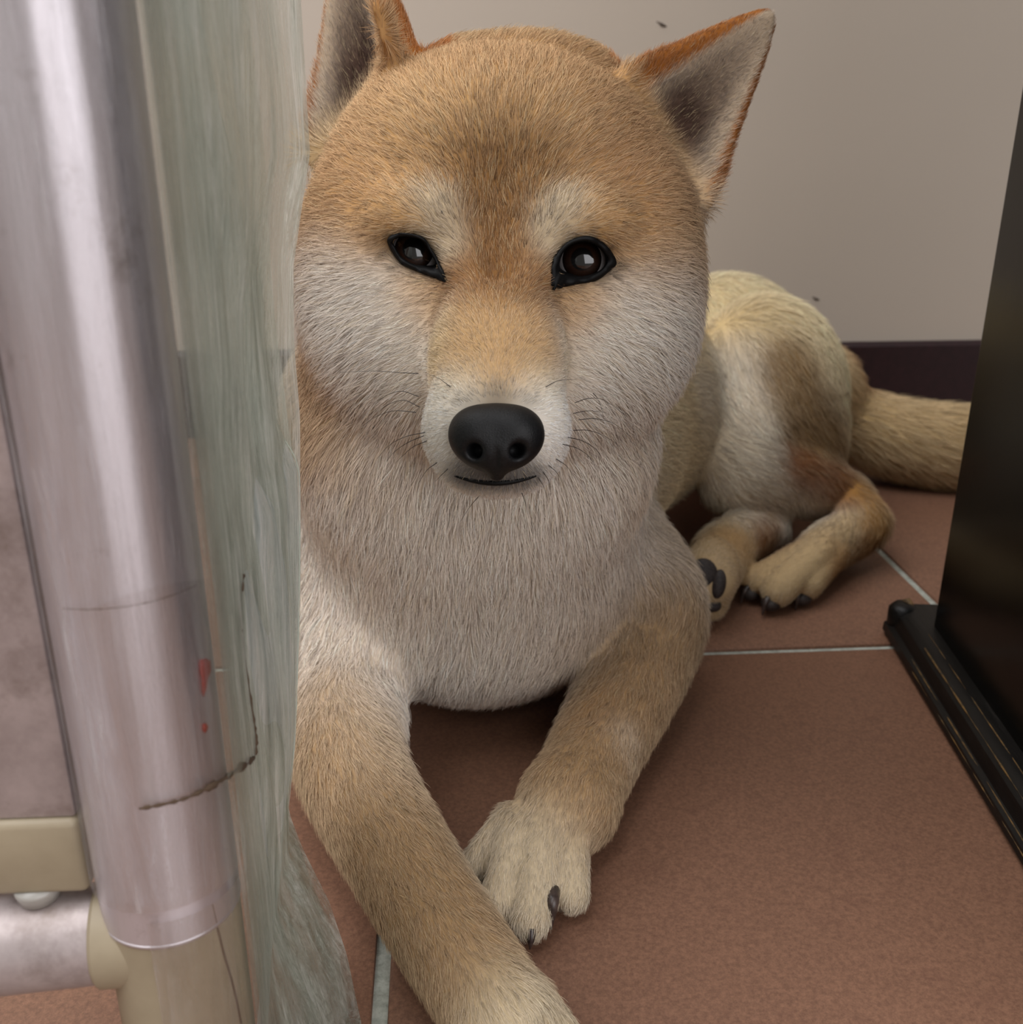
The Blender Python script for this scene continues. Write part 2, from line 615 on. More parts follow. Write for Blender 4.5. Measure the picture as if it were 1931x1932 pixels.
# ------------------------------------------------------------------ clear plastic sheet
def film_mat(name, stops, gloss_max, rough, cols, tint):
    m = Mat(name)
    fn = m.noise(38, 6, 0.65, stretch=(1.6, 1.6, 0.16), dist=0.4)
    f2 = m.noise(120, 5, 0.7, stretch=(1.4, 1.4, 0.10), dist=0.8)
    tr = m.n('ShaderNodeBsdfTransparent')
    tr.inputs[0].default_value = (*tint, 1)
    f3 = m.noise(300, 5, 0.75, stretch=(1.2, 1.2, 0.09), dist=1.2)
    gl = m.n('ShaderNodeBsdfGlossy')
    gl.inputs['Roughness'].default_value = rough
    df = m.n('ShaderNodeBsdfDiffuse')
    tl = m.n('ShaderNodeBsdfTranslucent')
    av = m.n('ShaderNodeMath', operation='ADD'); m.l(f2, av.inputs[0]); m.l(f3, av.inputs[1])
    hv = m.n('ShaderNodeMath', operation='MULTIPLY'); m.l(av.outputs[0], hv.inputs[0]); hv.inputs[1].default_value = 0.5
    dc = m.ramp(hv.outputs[0], [(p, lin(*c)) for p, c in zip((0.38, 0.50, 0.60), cols)])
    m.l(dc, df.inputs['Color']); m.l(dc, tl.inputs['Color'])
    m1 = m.n('ShaderNodeMixShader'); m1.inputs[0].default_value = 0.58
    m.l(df.outputs[0], m1.inputs[1]); m.l(tl.outputs[0], m1.inputs[2])
    m2 = m.n('ShaderNodeMixShader')
    aw = m.n('ShaderNodeMath', operation='MULTIPLY_ADD'); m.l(f3, aw.inputs[0]); aw.inputs[1].default_value = 0.45; m.l(fn, aw.inputs[2])
    ax2 = m.n('ShaderNodeMath', operation='SUBTRACT'); m.l(aw.outputs[0], ax2.inputs[0]); ax2.inputs[1].default_value = 0.225
    m.l(m.ramp(ax2.outputs[0], [(p, (c, c, c)) for p, c in stops]), m2.inputs[0])
    m.l(tr.outputs[0], m2.inputs[1]); m.l(m1.outputs[0], m2.inputs[2])
    fr = m.n('ShaderNodeFresnel'); fr.inputs[0].default_value = 1.45
    bp = m.n('ShaderNodeBump'); bp.inputs['Strength'].default_value = 0.7; bp.inputs['Distance'].default_value = 0.0025
    hs = m.n('ShaderNodeMath', operation='ADD')
    m.l(fn, hs.inputs[0]); m.l(hv.outputs[0], hs.inputs[1]); m.l(hs.outputs[0], bp.inputs['Height'])
    for x in (gl, fr, df):
        m.l(bp.outputs[0], x.inputs['Normal'])
    fm = m.n('ShaderNodeMath', operation='MINIMUM'); fm.inputs[1].default_value = gloss_max
    m.l(fr.outputs[0], fm.inputs[0])
    m3 = m.n('ShaderNodeMixShader')
    m.l(fm.outputs[0], m3.inputs[0]); m.l(m2.outputs[0], m3.inputs[1]); m.l(gl.outputs[0], m3.inputs[2])
    m.l(m3.outputs[0], m.out.inputs['Surface'])
    return m


m_film = film_mat('milky_plastic_film', [(0.34, 0.45), (0.5, 0.72), (0.62, 0.98)], 0.24, 0.22, ((176, 190, 190), (230, 238, 238), (255, 255, 255)), (0.95, 0.97, 0.96))
m_film2 = film_mat('thin_plastic_film', [(0.34, 0.25), (0.5, 0.48), (0.64, 0.85)], 0.20, 0.22, ((170, 178, 166), (216, 222, 212), (248, 250, 244)), (0.93, 0.95, 0.92))
m_wrap = film_mat('clear_plastic_film', [(0.42, 0.02), (0.54, 0.14), (0.68, 0.60)], 0.30, 0.18, ((220, 222, 226), (240, 240, 244), (255, 255, 255)), (0.97, 0.98, 0.98))

film = empty('plastic_sheet', (PX + 0.02, PY + 0.05, 0.0))
tag(film, 'crinkled clear plastic sheet hanging between the pole and the dog', 'plastic sheet')


def interp(tab, v):
    xs = [a for a, _ in tab]; ys = [b for _, b in tab]
    return float(np.interp(v, xs, ys))


def crinkle(s, z, seed, amp):
    r = np.random.default_rng(seed)
    o = 0
    for i in range(7):
        f, g, p1, p2 = r.uniform(20, 150), r.uniform(4, 26), r.uniform(0, 6), r.uniform(0, 6)
        o += math.sin(s * f + 1.3 * math.sin(z * g + p2) + p1) * r.uniform(0.4, 1) * (30 / (f + 20))
    for i in range(4):
        f, g, p1 = r.uniform(60, 200), r.uniform(40, 120), r.uniform(0, 6)
        o += 0.16 * math.sin(s * f + z * g + p1)
    return o * amp


m_fold_glint = simple('painted_fold_glint', (190, 198, 186), 0.25)


def sheet(name, edge, a_start, a_leave, rr, seed, amp, v0=-420, v1=1990, rows=150, cols=46, wraps=22, wrapped=False):
    """edge: table of (v, u, y) for the free edge; the sheet wraps the pole from angle a_start to a_leave"""
    vs, low = [], []
    for i in range(rows + 1):
        v = v0 + (v1 - v0) * i / rows
        u = interp([(a, b) for a, b, _ in edge], v)
        yy = interp([(a, c) for a, _, c in edge], v)
        E = Y(u, v, yy)
        z = max(E[2], 0.0015)
        if E[2] < 0.0015:
            E = G(u, v, 0.0015)
        row = []
        low.append(wrapped and z <= HZ + PH + 0.006)
        for k in range(wraps):
            a0 = a_start if z > HZ + PH + 0.006 else max(a_start, math.radians(-88))
            an = a0 + (a_leave - a0) * k / (wraps - 1)
            R = rr + 0.00022 * max(-3.0, crinkle(an * 0.02, z, seed + 5, 1.0))
            row.append(np.array([PX + R * math.cos(an), PY + R * math.sin(an), z]))
        S = row[-1]
        D = E - S
        n = unit(np.array([D[1], -D[0], 0]))
        L = np.linalg.norm(D)
        for k in range(1, cols + 1):
            t = k / cols
            w = (math.sin(math.pi * t) ** 0.6 * 0.85 + 0.15 * t) * min(1.0, 0.1 + t * 3.0)
            row.append(S + D * t + n * (crinkle(t * 0.12, z, seed, amp) * w))
        vs.append(row)
    def grid(nm, k0, k1, mat):
        m = k1 - k0
        V_ = [p for r in vs for p in r[k0:k1]]
        F_ = [(i * m + k, i * m + k + 1, (i + 1) * m + k + 1, (i + 1) * m + k) for i in range(rows) for k in range(m - 1) if low[i] == low[i + 1] or k0 > 0]
        return mesh_obj(nm, V_, F_, mat, film)
    if wrapped:
        grid('wrapped_layer', 0, wraps + 1, m_wrap)
        grid(name, wraps, len(vs[0]), m_film)
    else:
        grid(name, 0, len(vs[0]), m_film2)


front_edge = [(-420, 330, .30), (0, 372, .31), (150, 402, .312), (350, 448, .315), (500, 470, .318), (650, 492, .32), (800, 524, .325), (880, 562, .33), (1000, 566, .33), (1200, 563, .325), (1400, 556, .32), (1530, 538, .315), (1640, 520, .30), (1800, 500, .285), (1990, 480, .27)]
mid_edge = [(-420, 455, .315), (0, 470, .32), (300, 500, .325), (600, 520, .33), (800, 545, .335), (900, 560, .335), (1100, 562, .335), (1400, 550, .325), (1530, 545, .315), (1640, 580, .30), (1800, 640, .29), (1990, 670, .28)]
back_edge = [(-420, 555, .345), (0, 568, .345), (150, 578, .345), (290, 586, .345), (380, 572, .345), (500, 556, .345), (650, 556, .345), (780, 566, .345), (900, 566, .345), (1000, 568, .345), (1200, 565, .34), (1400, 558, .335), (1530, 545, .32), (1600, 572, .31), (1700, 622, .30), (1800, 655, .29), (1932, 684, .28), (1990, 690, .275)]
sheet('front_layer', front_edge, math.radians(-200), math.radians(6), PR_ + 0.0013, 3, 0.0018, wrapped=True)
sheet('middle_layer', mid_edge, math.radians(-10), math.radians(8), PR_ + 0.0026, 11, 0.0024)
sheet('back_layer', back_edge, math.radians(-6), math.radians(12), PR_ + 0.0036, 23, 0.0022)

# tape on the sheet, dirty along its edges
m_tape = Mat('clear_tape')
ttr = m_tape.n('ShaderNodeBsdfTransparent')
tgl = m_tape.n('ShaderNodeBsdfGlossy'); tgl.inputs['Roughness'].default_value = 0.12
tmx = m_tape.n('ShaderNodeMixShader'); tmx.inputs[0].default_value = 0.10
m_tape.l(ttr.outputs[0], tmx.inputs[1]); m_tape.l(tgl.outputs[0], tmx.inputs[2])
m_tape.l(tmx.outputs[0], m_tape.out.inputs['Surface'])


def skin_pt(u, v):
    """pixel to the pole's outer skin, or to the sheet just right of it"""
    edge = interp([(0, 232), (1080, 388), (1700, 462)], v)
    if u < edge:
        return on_pole(u, v, 0.0018)
    S_ = np.array([PX + (PR_ + 0.0013), PY + 0.002]); E_ = Y(564, 1250, 0.325)[:2]
    r = AX_F + (u - 965.5) / F_PX * AX_R - (v - 966.0) / F_PX * AX_U
    D_ = E_ - S_
    A_ = np.array([[r[0], -D_[0]], [r[1], -D_[1]]])
    t = float(np.linalg.solve(A_, S_)[0])          # camera stands at the plan's origin
    return CAM + r * t - unit(r) * 0.0050


tp_rows = []
for i in range(17):
    f = i / 16
    row = []
    for k in range(21):
        g = k / 20
        top = (165 + 280 * g, 1150 - 62 * g - 14 * math.sin(math.pi * g))
        bot = (255 + 228 * g, 1527 - 95 * g ** 2.2 + 0 * g)
        row.append(skin_pt(top[0] + (bot[0] - top[0]) * f, top[1] + (bot[1] - top[1]) * f))
    tp_rows.append(row)
tape_v = [p for r in tp_rows for p in r]
tape_f = [(i * 21 + k, i * 21 + k + 1, (i + 1) * 21 + k + 1, (i + 1) * 21 + k) for i in range(16) for k in range(20)]
mesh_obj('tape', tape_v, tape_f, m_tape, film)


def grime(pts, rad, n=6):
    q = catmull([skin_pt(u, v) for u, v in pts], 6)
    r = catmull([np.array([x]) for x in rad], 6)
    rr = [max(0.00006, float(x[0]) * random.uniform(0.2, 0.8)) for x in r]
    vv, ff = tube(q, rr, n)
    return mesh_obj('grime_line', vv, ff, m_dirt, film)


grime([(262, 1526), (300, 1519), (345, 1508), (385, 1490), (425, 1468), (458, 1445), (480, 1428)], [0.0005, 0.0010, 0.0009, 0.0013, 0.0015, 0.0018, 0.0012])
grime([(482, 1425), (483, 1390), (476, 1340), (466, 1270), (456, 1200), (450, 1140), (455, 1085)], [0.0014, 0.0009, 0.0007, 0.0008, 0.0008, 0.0014, 0.0026])
grime([(118, 1148), (165, 1150), (215, 1147), (265, 1140), (320, 1125), (370, 1105)], [0.0001, 0.0002, 0.00015, 0.0002, 0.00015, 0.0001])

# thin pale tube along the front fold, its bright glint put into the colour
for tab, r0 in ((front_edge, 0.00022),):
    pts = [Y(u, v, yy) for v, u, yy in tab if -300 <= v <= 1560]
    pts = catmull(pts, 8)
    vv, ff = tube(pts, [r0 * random.uniform(0.3, 1.2) for _ in pts], 6)
    mesh_obj('fold_edge_glint', vv, ff, m_fold_glint, film)

# ------------------------------------------------------------------ the dog: one surface grown from blended volumes
VOX = 0.0026
B0 = np.array([-0.17, 0.19, -0.006])
B1 = np.array([0.50, 0.97, 0.425])
NV = np.ceil((B1 - B0) / VOX).astype(int)
gx, gy, gz = [B0[i] + VOX * np.arange(NV[i]) for i in range(3)]
FLD = np.full(tuple(NV), 0.2, np.float32)


def window(lo, hi):
    i0 = np.clip(np.floor((lo - B0) / VOX).astype(int), 0, NV - 1)
    i1 = np.clip(np.ceil((hi - B0) / VOX).astype(int) + 1, 1, NV)
    s = tuple(slice(a, b) for a, b in zip(i0, i1))
    return s, gx[s[0]][:, None, None].astype(np.float32), gy[s[1]][None, :, None].astype(np.float32), gz[s[2]][None, None, :].astype(np.float32)


def smin(a, b, k):
    h = np.maximum(k - np.abs(a - b), 0) / k
    return np.minimum(a, b) - h * h * k * 0.25


def put(s, d, k):
    FLD[s] = smin(FLD[s], d, k)


def carve(s, d, k):
    FLD[s] = -smin(-FLD[s], d, k)


CAMROT = np.stack([AX_R, AX_U, -AX_F])          # camera-aligned axes for the head
IDROT = np.eye(3)


def ell_d(X, Yy, Z, c, r, rot):
    dx, dy, dz = X - c[0], Yy - c[1], Z - c[2]
    q = [(rot[i][0] * dx + rot[i][1] * dy + rot[i][2] * dz) for i in range(3)]
    k0 = np.sqrt(sum((q[i] / r[i]) ** 2 for i in range(3)))
    k1 = np.sqrt(sum((q[i] / r[i] ** 2) ** 2 for i in range(3)))
    return k0 * (k0 - 1) / (k1 + 1e-6)


def ell(c, r, k=0.02, rot=CAMROT, cut=False):
    c = np.asarray(c, float)
    R = max(r) + k + 0.02
    s, X, Yy, Z = window(c - R, c + R)
    d = ell_d(X, Yy, Z, c, r, rot)
    (carve if cut else put)(s, d, k)


def cone_d(X, Yy, Z, a, b, ra, rb_):
    ba = b - a
    L2 = float(np.dot(ba, ba)) + 1e-12
    h = np.clip(((X - a[0]) * ba[0] + (Yy - a[1]) * ba[1] + (Z - a[2]) * ba[2]) / L2, 0, 1)
    return np.sqrt((X - a[0] - h * ba[0]) ** 2 + (Yy - a[1] - h * ba[1]) ** 2 + (Z - a[2] - h * ba[2]) ** 2) - (ra + (rb_ - ra) * h)


def cone(a, b, ra, rb_, k=0.015, cut=False):
    a, b = np.asarray(a, float), np.asarray(b, float)
    R = max(ra, rb_) + k + 0.012
    s, X, Yy, Z = window(np.minimum(a, b) - R, np.maximum(a, b) + R)
    d = cone_d(X, Yy, Z, a, b, ra, rb_)
    (carve if cut else put)(s, d, k)


def chain(pts, rs, k=0.012, m=5):
    q = catmull([np.append(p, r) for p, r in zip(pts, rs)], m)
    A = np.array([x[:3] for x in q]); Rr = np.array([x[3] for x in q])
    R = Rr.max() + k + 0.012
    s, X, Yy, Z = window(A.min(0) - R, A.max(0) + R)
    d = None
    for i in range(len(A) - 1):
        di = cone_d(X, Yy, Z, A[i], A[i + 1], Rr[i], Rr[i + 1])
        d = di if d is None else np.minimum(d, di)
    put(s, d, k)


def V(*a):
    return np.array(a, float)


# trunk, from the breast back to the haunches
ell(V(-0.014, 0.575, 0.105), (0.082, 0.095, 0.088), 0.03, IDROT)
ell(V(-0.020, 0.513, 0.066), (0.062, 0.046, 0.048), 0.02, IDROT)
ell(V(-0.008, 0.540, 0.040), (0.040, 0.040, 0.032), 0.01, IDROT)
ell(V(-0.020, 0.510, 0.120), (0.078, 0.055, 0.060), 0.03, IDROT)
ell(V(0.030, 0.655, 0.112), (0.084, 0.11, 0.088), 0.04, IDROT)
ell(V(0.090, 0.750, 0.102), (0.066, 0.10, 0.078), 0.04, IDROT)
ell(P(1372, 708, 0.875), (0.074, 0.084, 0.075), 0.03)
# neck and ruff
cone(P(944, 470, 0.475), V(-0.024, 0.535, 0.125), 0.066, 0.074, 0.03)
ell(P(885, 800, 0.480), (0.072, 0.055, 0.052), 0.03)
ell(P(890, 985, 0.508), (0.073, 0.085, 0.050), 0.04)
ell(P(915, 1095, 0.568), (0.080, 0.056, 0.060), 0.045)

for u_, v_ in ((715, 765), (1055, 775)):
    ell(P(u_, v_, 0.464), (0.036, 0.045, 0.040), 0.03)
ell(P(905, 880, 0.470), (0.058, 0.050, 0.038), 0.04)
# head
ell(P(938, 324, 0.447), (0.070, 0.047, 0.066), 0.016)
ell(P(905, 165, 0.462), (0.030, 0.016, 0.03), 0.02)
ell(P(1050, 165, 0.462), (0.030, 0.016, 0.03), 0.02)
ell(P(946, 420, 0.442), (0.081, 0.055, 0.060), 0.012)
for s_, u_ in ((-1, 728), (1, 1164)):
    ell(P(u_, 545, 0.430), (0.0350, 0.052, 0.044), 0.014)
    ell(P(u_ - s_ * 44, 660, 0.434), (0.034, 0.034, 0.040), 0.014)
ell(P(944, 535, 0.413), (0.048, 0.034, 0.036), 0.014)          # root of the muzzle
cone(P(943, 550, 0.393), P(937, 795, 0.356), 0.0228, 0.0212, 0.010)
for s_ in (-1, 1):                                             # flews
    ell(P(937 + s_ * 58, 815, 0.359), (0.0148, 0.0180, 0.0190), 0.008)
    ell(P(939 + s_ * 46, 700, 0.374), (0.0150, 0.0260, 0.0180), 0.008)
    ell(P(942 + s_ * 115, 690, 0.412), (0.019, 0.032, 0.024), 0.016)
ell(P(937, 885, 0.360), (0.0165, 0.0095, 0.020), 0.008)        # chin
for u_, v_ in ((784, 420), (1102, 428)):                       # upper lids
    ell(P(u_, v_, 0.388), (0.017, 0.0085, 0.012), 0.010)
for u_, v_ in ((815, 400), (1070, 404)):                       # brows
    ell(P(u_, v_, 0.392), (0.020, 0.012, 0.012), 0.012)
ell(P(942, 400, 0.3745), (0.005, 0.030, 0.004), 0.014, cut=True)  # furrow between the brows


# ears: cupped triangular plates blended into the skull
def ear(B, A, Bv, N, w, cup, t=0.0032, k=0.010):
    Mx = np.linalg.inv(np.stack([A, Bv, N], 1))
    pts = np.stack([B - Bv * w, B + Bv * w, B + A])
    s, X, Yy, Z = window(pts.min(0) - 0.03, pts.max(0) + 0.03)
    dx, dy, dz = X - B[0], Yy - B[1], Z - B[2]
    a, b, c = [Mx[i][0] * dx + Mx[i][1] * dy + Mx[i][2] * dz for i in range(3)]
    H = np.linalg.norm(A)
    ac = np.clip(a, -0.3, 1.0)
    hw = w * np.where(ac < 0, 1.0 + 1.2 * ac, np.sqrt(np.clip(1 - ac, 0, 1)) * (1 - 0.42 * ac) + 0.06 * ac * (1 - ac))
    c2 = c - cup * (b / w) ** 2 * np.where(b > 0, 1.0, 0.35) * (1 - 0.35 * np.clip(a, 0, 1)) + 0.006 * np.clip(a, 0, 1) ** 2
    d1 = (np.abs(b) - hw) * 0.8
    d2 = np.abs(c2) * 0.8 - t
    d3 = np.maximum(-a - 0.10, a - 0.985) * H
    q1, q2 = np.maximum(d1 + t, 0), np.maximum(d2 + t, 0)
    d = np.sqrt(q1 ** 2 + q2 ** 2) + np.minimum(np.maximum(d1 + t, d2 + t), 0) - t
    d = np.maximum(d, d3)
    put(s, d, k)
    return dict(B=B, A=A, Bv=Bv, N=N, w=w, M=Mx, cup=cup)


E_B = P(1252, 268, 0.438)
EARS = []
EARS.append(ear(E_B, P(1470, 14, 0.430) - E_B, unit(0.546 * AX_R - 0.80 * AX_U + 0.22 * AX_F), unit(0.10 * AX_R - 0.10 * AX_U - 0.98 * AX_F), 0.0345, 0.012))
E_B = P(708, 195, 0.440)
EARS.append(ear(E_B, P(635, -170, 0.432) - E_B, unit(0.64 * AX_R + 0.36 * AX_U - 0.68 * AX_F), unit(-0.78 * AX_R + 0.10 * AX_U - 0.60 * AX_F), 0.0455, 0.028))

EARS[0]['med'], EARS[1]['med'] = -1, 1
cone(P(752, 112, 0.440), P(690, -60, 0.432), 0.0095, 0.0085, 0.006)      # rolled inner edge of that ear
# eye sockets (cut; the eyeballs and lids are separate parts)
def ray(u, v):
    return AX_F + (u - 965.5) / F_PX * AX_R - (v - 966.0) / F_PX * AX_U


def march(u, v, d0=0.28, d1=0.60):
    ds = np.linspace(d0, d1, 900)
    pts = CAM + ds[:, None] * ray(u, v)[None]
    q = np.round((pts - B0) / VOX).astype(int)
    q = np.clip(q, 0, NV - 1)
    f = FLD[q[:, 0], q[:, 1], q[:, 2]]
    i = int(np.argmax(f < 0))
    return pts[i], ds[i]


EYE_R = 0.0104
EYES = [dict(uv=(785, 480), gaze=(779, 466),
             outer=[(731, 452), (748, 440), (778, 441), (801, 449), (814, 469), (827, 489), (842, 530), (812, 522), (785, 511), (757, 498), (739, 474)],
             inner=[(743, 456), (754, 448), (778, 448), (796, 454), (808, 470), (816, 484), (823, 499), (806, 501), (783, 499), (761, 487), (748, 470)]),
        dict(uv=(1099, 493), gaze=(1098, 487),
             outer=[(1164, 495), (1145, 463), (1113, 445), (1079, 452), (1057, 470), (1043, 495), (1042, 545), (1068, 541), (1092, 536), (1125, 530), (1149, 513)],
             inner=[(1144, 490), (1134, 471), (1111, 457), (1084, 460), (1066, 473), (1057, 492), (1058, 507), (1075, 516), (1096, 521), (1121, 516), (1138, 505)])]
for e in EYES:
    sp, sd = march(*e['uv'])
    e['c'] = sp + unit(ray(*e['uv'])) * (EYE_R + 0.0026)
    e['d'] = sd
    e['skin'] = [march(*q)[0] for q in e['outer']]


def px_of(p):
    q = np.asarray(p) - CAM
    d = q @ AX_F
    return 965.5 + F_PX * (q @ AX_R) / d, 966.0 - F_PX * (q @ AX_U) / d, d


def poly_sd(u, v, poly):
    """signed distance (pixels) to a polygon, negative inside"""
    d = np.full(u.shape, 1e9)
    s = np.ones(u.shape)
    n = len(poly)
    for i in range(n):
        ax, ay = poly[i]; bx, by = poly[i - 1]
        ex, ey = bx - ax, by - ay
        wx, wy = u - ax, v - ay
        t = np.clip((wx * ex + wy * ey) / (ex * ex + ey * ey), 0, 1)
        d = np.minimum(d, (wx - ex * t) ** 2 + (wy - ey * t) ** 2)
        c1, c2, c3 = v >= ay, v < by, ex * wy > ey * wx
        s = np.where((c1 & c2 & c3) | (~c1 & ~c2 & ~c3), -s, s)
    return s * np.sqrt(d)


for e in EYES:
    mid = [np.array(a) * 0.35 + np.array(b) * 0.65 for a, b in zip(e['outer'], e['inner'])]
    e['lidpts'] = {f: None for f in (0.0, 0.35, 0.75, 1.0)}

    def loop(pts, m=6):
        q = [np.array((*p, 0.0)) for p in pts]
        cr = catmull(q[-2:] + q + q[:3], m)
        return cr[2 * m: 2 * m + len(pts) * m]
    lo, li = loop(e['outer']), loop(e['inner'])
    e['lo2'], e['li2'] = lo, li
    e['depth'] = {f: [float(np.linalg.norm(march(*(a * (1 - f) + b * f)[:2])[0] - CAM)) for a, b in zip(lo, li)] for f in (0.0, 0.35, 0.75)}
for e in EYES:
    mid = [np.array(a) * 0.45 + np.array(b) * 0.55 for a, b in zip(e['outer'], e['inner'])]
    sp = e['c']
    s_, X, Yy, Z = window(sp - 0.028, sp + 0.028)
    X, Yy, Z = np.broadcast_arrays(X, Yy, Z)
    pp = np.stack([X, Yy, Z], -1).astype(float)
    uu, vv_, dd = px_of(pp)
    sd = poly_sd(uu, vv_, mid) * e['d'] / F_PX
    sd = np.maximum(sd, dd - (e['d'] + 0.016))
    carve(s_, sd.astype(np.float32), 0.0015)

# front leg on the cabinet's side
chain([P(1140, 1060, 0.575), G(1222, 1140, 0.058), G(1215, 1230, 0.040), G(1135, 1395, 0.027), G(1073, 1515, 0.0240)], [0.040, 0.030, 0.0265, 0.0215, 0.0195], 0.014)
paw1 = [((975, 1555, 0.022), (902, 1630, 0.0120), 0.0100, 0.0072), ((985, 1570, 0.024), (942, 1706, 0.0115), 0.0100, 0.0074),
        ((1025, 1585, 0.024), (1002, 1732, 0.0115), 0.0100, 0.0076), ((1066, 1570, 0.022), (1078, 1686, 0.0115), 0.0100, 0.0072)]
cone(G(1073, 1515, 0.0240), G(1026, 1580, 0.021), 0.0195, 0.0150, 0.008)
for a, b, r1, r2 in paw1:
    cone(G(*a), G(*b), r1, r2, 0.0012)
# front leg on the rack's side
LL = [P(672, 1110, 0.535), P(655, 1290, 0.495), G(662, 1440, 0.040), G(785, 1665, 0.0260), G(885, 1825, 0.0225), G(950, 1925, 0.0225)]
chain(LL, [0.040, 0.0300, 0.0230, 0.0198, 0.0180, 0.0172], 0.014)
paw2 = [((925, 1900, 0.021), (905, 2010, 0.0115), 0.0110, 0.0088), ((945, 1915, 0.023), (965, 2050, 0.0115), 0.0120, 0.0092),
        ((965, 1910, 0.023), (1025, 2040, 0.0115), 0.0120, 0.0092), ((985, 1895, 0.021), (1065, 1990, 0.0115), 0.0110, 0.0088)]
for a, b, r1, r2 in paw2:
    cone(G(*a), G(*b), r1, r2, 0.003)

ell(G(1180, 1372, 0.014), (0.010, 0.010, 0.010), 0.006)
# haunch, folded shank, hock and foot
ell(P(1445, 745, 0.772), (0.0585, 0.074, 0.052), 0.012)
ell(P(1396, 840, 0.742), (0.034, 0.042, 0.035), 0.015)
ell(P(1500, 840, 0.765), (0.036, 0.040, 0.030), 0.015)
chain([P(1395, 885, 0.735), P(1500, 905, 0.745), P(1585, 935, 0.755), G(1622, 978, 0.034)], [0.032, 0.027, 0.0200, 0.0170], 0.008)
chain([G(1630, 990, 0.031), G(1590, 1015, 0.027), G(1548, 1042, 0.0245)], [0.0170, 0.0175, 0.0165], 0.008)
HTOES = [((1540, 1035, 0.026), (1432, 1096, 0.0150), 0.0110, 0.0104), ((1550, 1042, 0.028), (1468, 1114, 0.0155), 0.0115, 0.0110), ((1572, 1045, 0.025), (1524, 1104, 0.0140), 0.0110, 0.0100)]
for a, b, r1, r2 in HTOES:
    cone(G(*a), G(*b), r1, r2, 0.0012)
# the other hind foot, tucked under and showing its pads
chain([P(1440, 985, 0.745), P(1375, 1035, 0.705), G(1332, 1092, 0.030)], [0.020, 0.020, 0.0190], 0.006)
cone(G(1330, 1105, 0.026), G(1338, 1135, 0.0145), 0.0185, 0.0125, 0.006)
# tail
TAILP = [P(1500, 735, 0.90), P(1600, 790, 0.905), P(1700, 828, 0.895), P(1830, 848, 0.89), P(1950, 850, 0.885), P(2040, 846, 0.88)]
chain(TAILP, [0.032, 0.030, 0.033, 0.035, 0.028, 0.014], 0.02)
ell(P(1545, 720, 0.89), (0.03, 0.03, 0.03), 0.02)

# nothing may sink through the floor
FLD = np.maximum(FLD, (0.0012 - gz)[None, None, :].astype(np.float32))


# ------------------------------------------------------------------ surface nets
def surface_nets(F, org, vox):
    S = F < 0
    nx, ny, nz = F.shape
    c = np.zeros((nx - 1, ny - 1, nz - 1), np.uint8)
    for i in (0, 1):
        for j in (0, 1):
            for k in (0, 1):
                c += S[i:nx - 1 + i, j:ny - 1 + j, k:nz - 1 + k]
    act = (c > 0) & (c < 8)
    idx = np.argwhere(act)
    num = np.full(act.shape, -1, np.int32)
    num[act] = np.arange(len(idx))
    acc = np.zeros((len(idx), 3))
    cnt = np.zeros(len(idx))
    cor = [(i, j, k) for i in (0, 1) for j in (0, 1) for k in (0, 1)]
    val = {q: F[idx[:, 0] + q[0], idx[:, 1] + q[1], idx[:, 2] + q[2]] for q in cor}
    for q in cor:
        for ax in range(3):
            if q[ax] == 0:
                q2 = list(q); q2[ax] = 1; q2 = tuple(q2)
                a, b = val[q], val[q2]
                m = (a < 0) != (b < 0)
                t = np.where(m, a / np.where(m, a - b, 1), 0)
                pt = np.tile(np.array(q, float), (len(idx), 1))
                pt[:, ax] += t
                acc[m] += pt[m]
                cnt[m] += 1
    v = org + vox * (idx + acc / cnt[:, None])
    quads = []
    for ax in range(3):
        o1, o2 = [a for a in range(3) if a != ax]
        sl0 = [slice(1, -1)] * 3; sl1 = [slice(1, -1)] * 3
        sl0[ax] = slice(0, -1); sl1[ax] = slice(1, None)
        A, B = S[tuple(sl0)], S[tuple(sl1)]
        e = np.argwhere(A != B)
        flip = A[A != B]
        e = e + 1
        e[:, ax] -= 1
        q = []
        for (d1, d2) in ((1, 1), (0, 1), (0, 0), (1, 0)):
            cc = e.copy()
            cc[:, o1] -= d1
            cc[:, o2] -= d2
            q.append(num[cc[:, 0], cc[:, 1], cc[:, 2]])
        q = np.stack(q, 1)
        if ax == 1:
            flip = ~flip
        q[~flip] = q[~flip][:, ::-1]
        quads.append(q)
    return v, np.concatenate(quads)


def grad_at(F, org, vox, p):
    g = np.zeros_like(p)
    for ax in range(3):
        for sg in (-1, 1):
            pp = p.copy()
            pp[:, ax] += sg * vox * 0.9
            g[:, ax] += sg * tri_at(F, org, vox, pp)
    return g / (np.linalg.norm(g, axis=1, keepdims=True) + 1e-9)


def tri_at(F, org, vox, p):
    q = (p - org) / vox
    i = np.clip(np.floor(q).astype(int), 0, np.array(F.shape) - 2)
    f = np.clip(q - i, 0, 1)
    r = 0
    for a in (0, 1):
        for b in (0, 1):
            for c in (0, 1):
                w = (f[:, 0] if a else 1 - f[:, 0]) * (f[:, 1] if b else 1 - f[:, 1]) * (f[:, 2] if c else 1 - f[:, 2])
                r = r + w * F[i[:, 0] + a, i[:, 1] + b, i[:, 2] + c]
    return r


BV, BQ = surface_nets(FLD, B0, VOX)
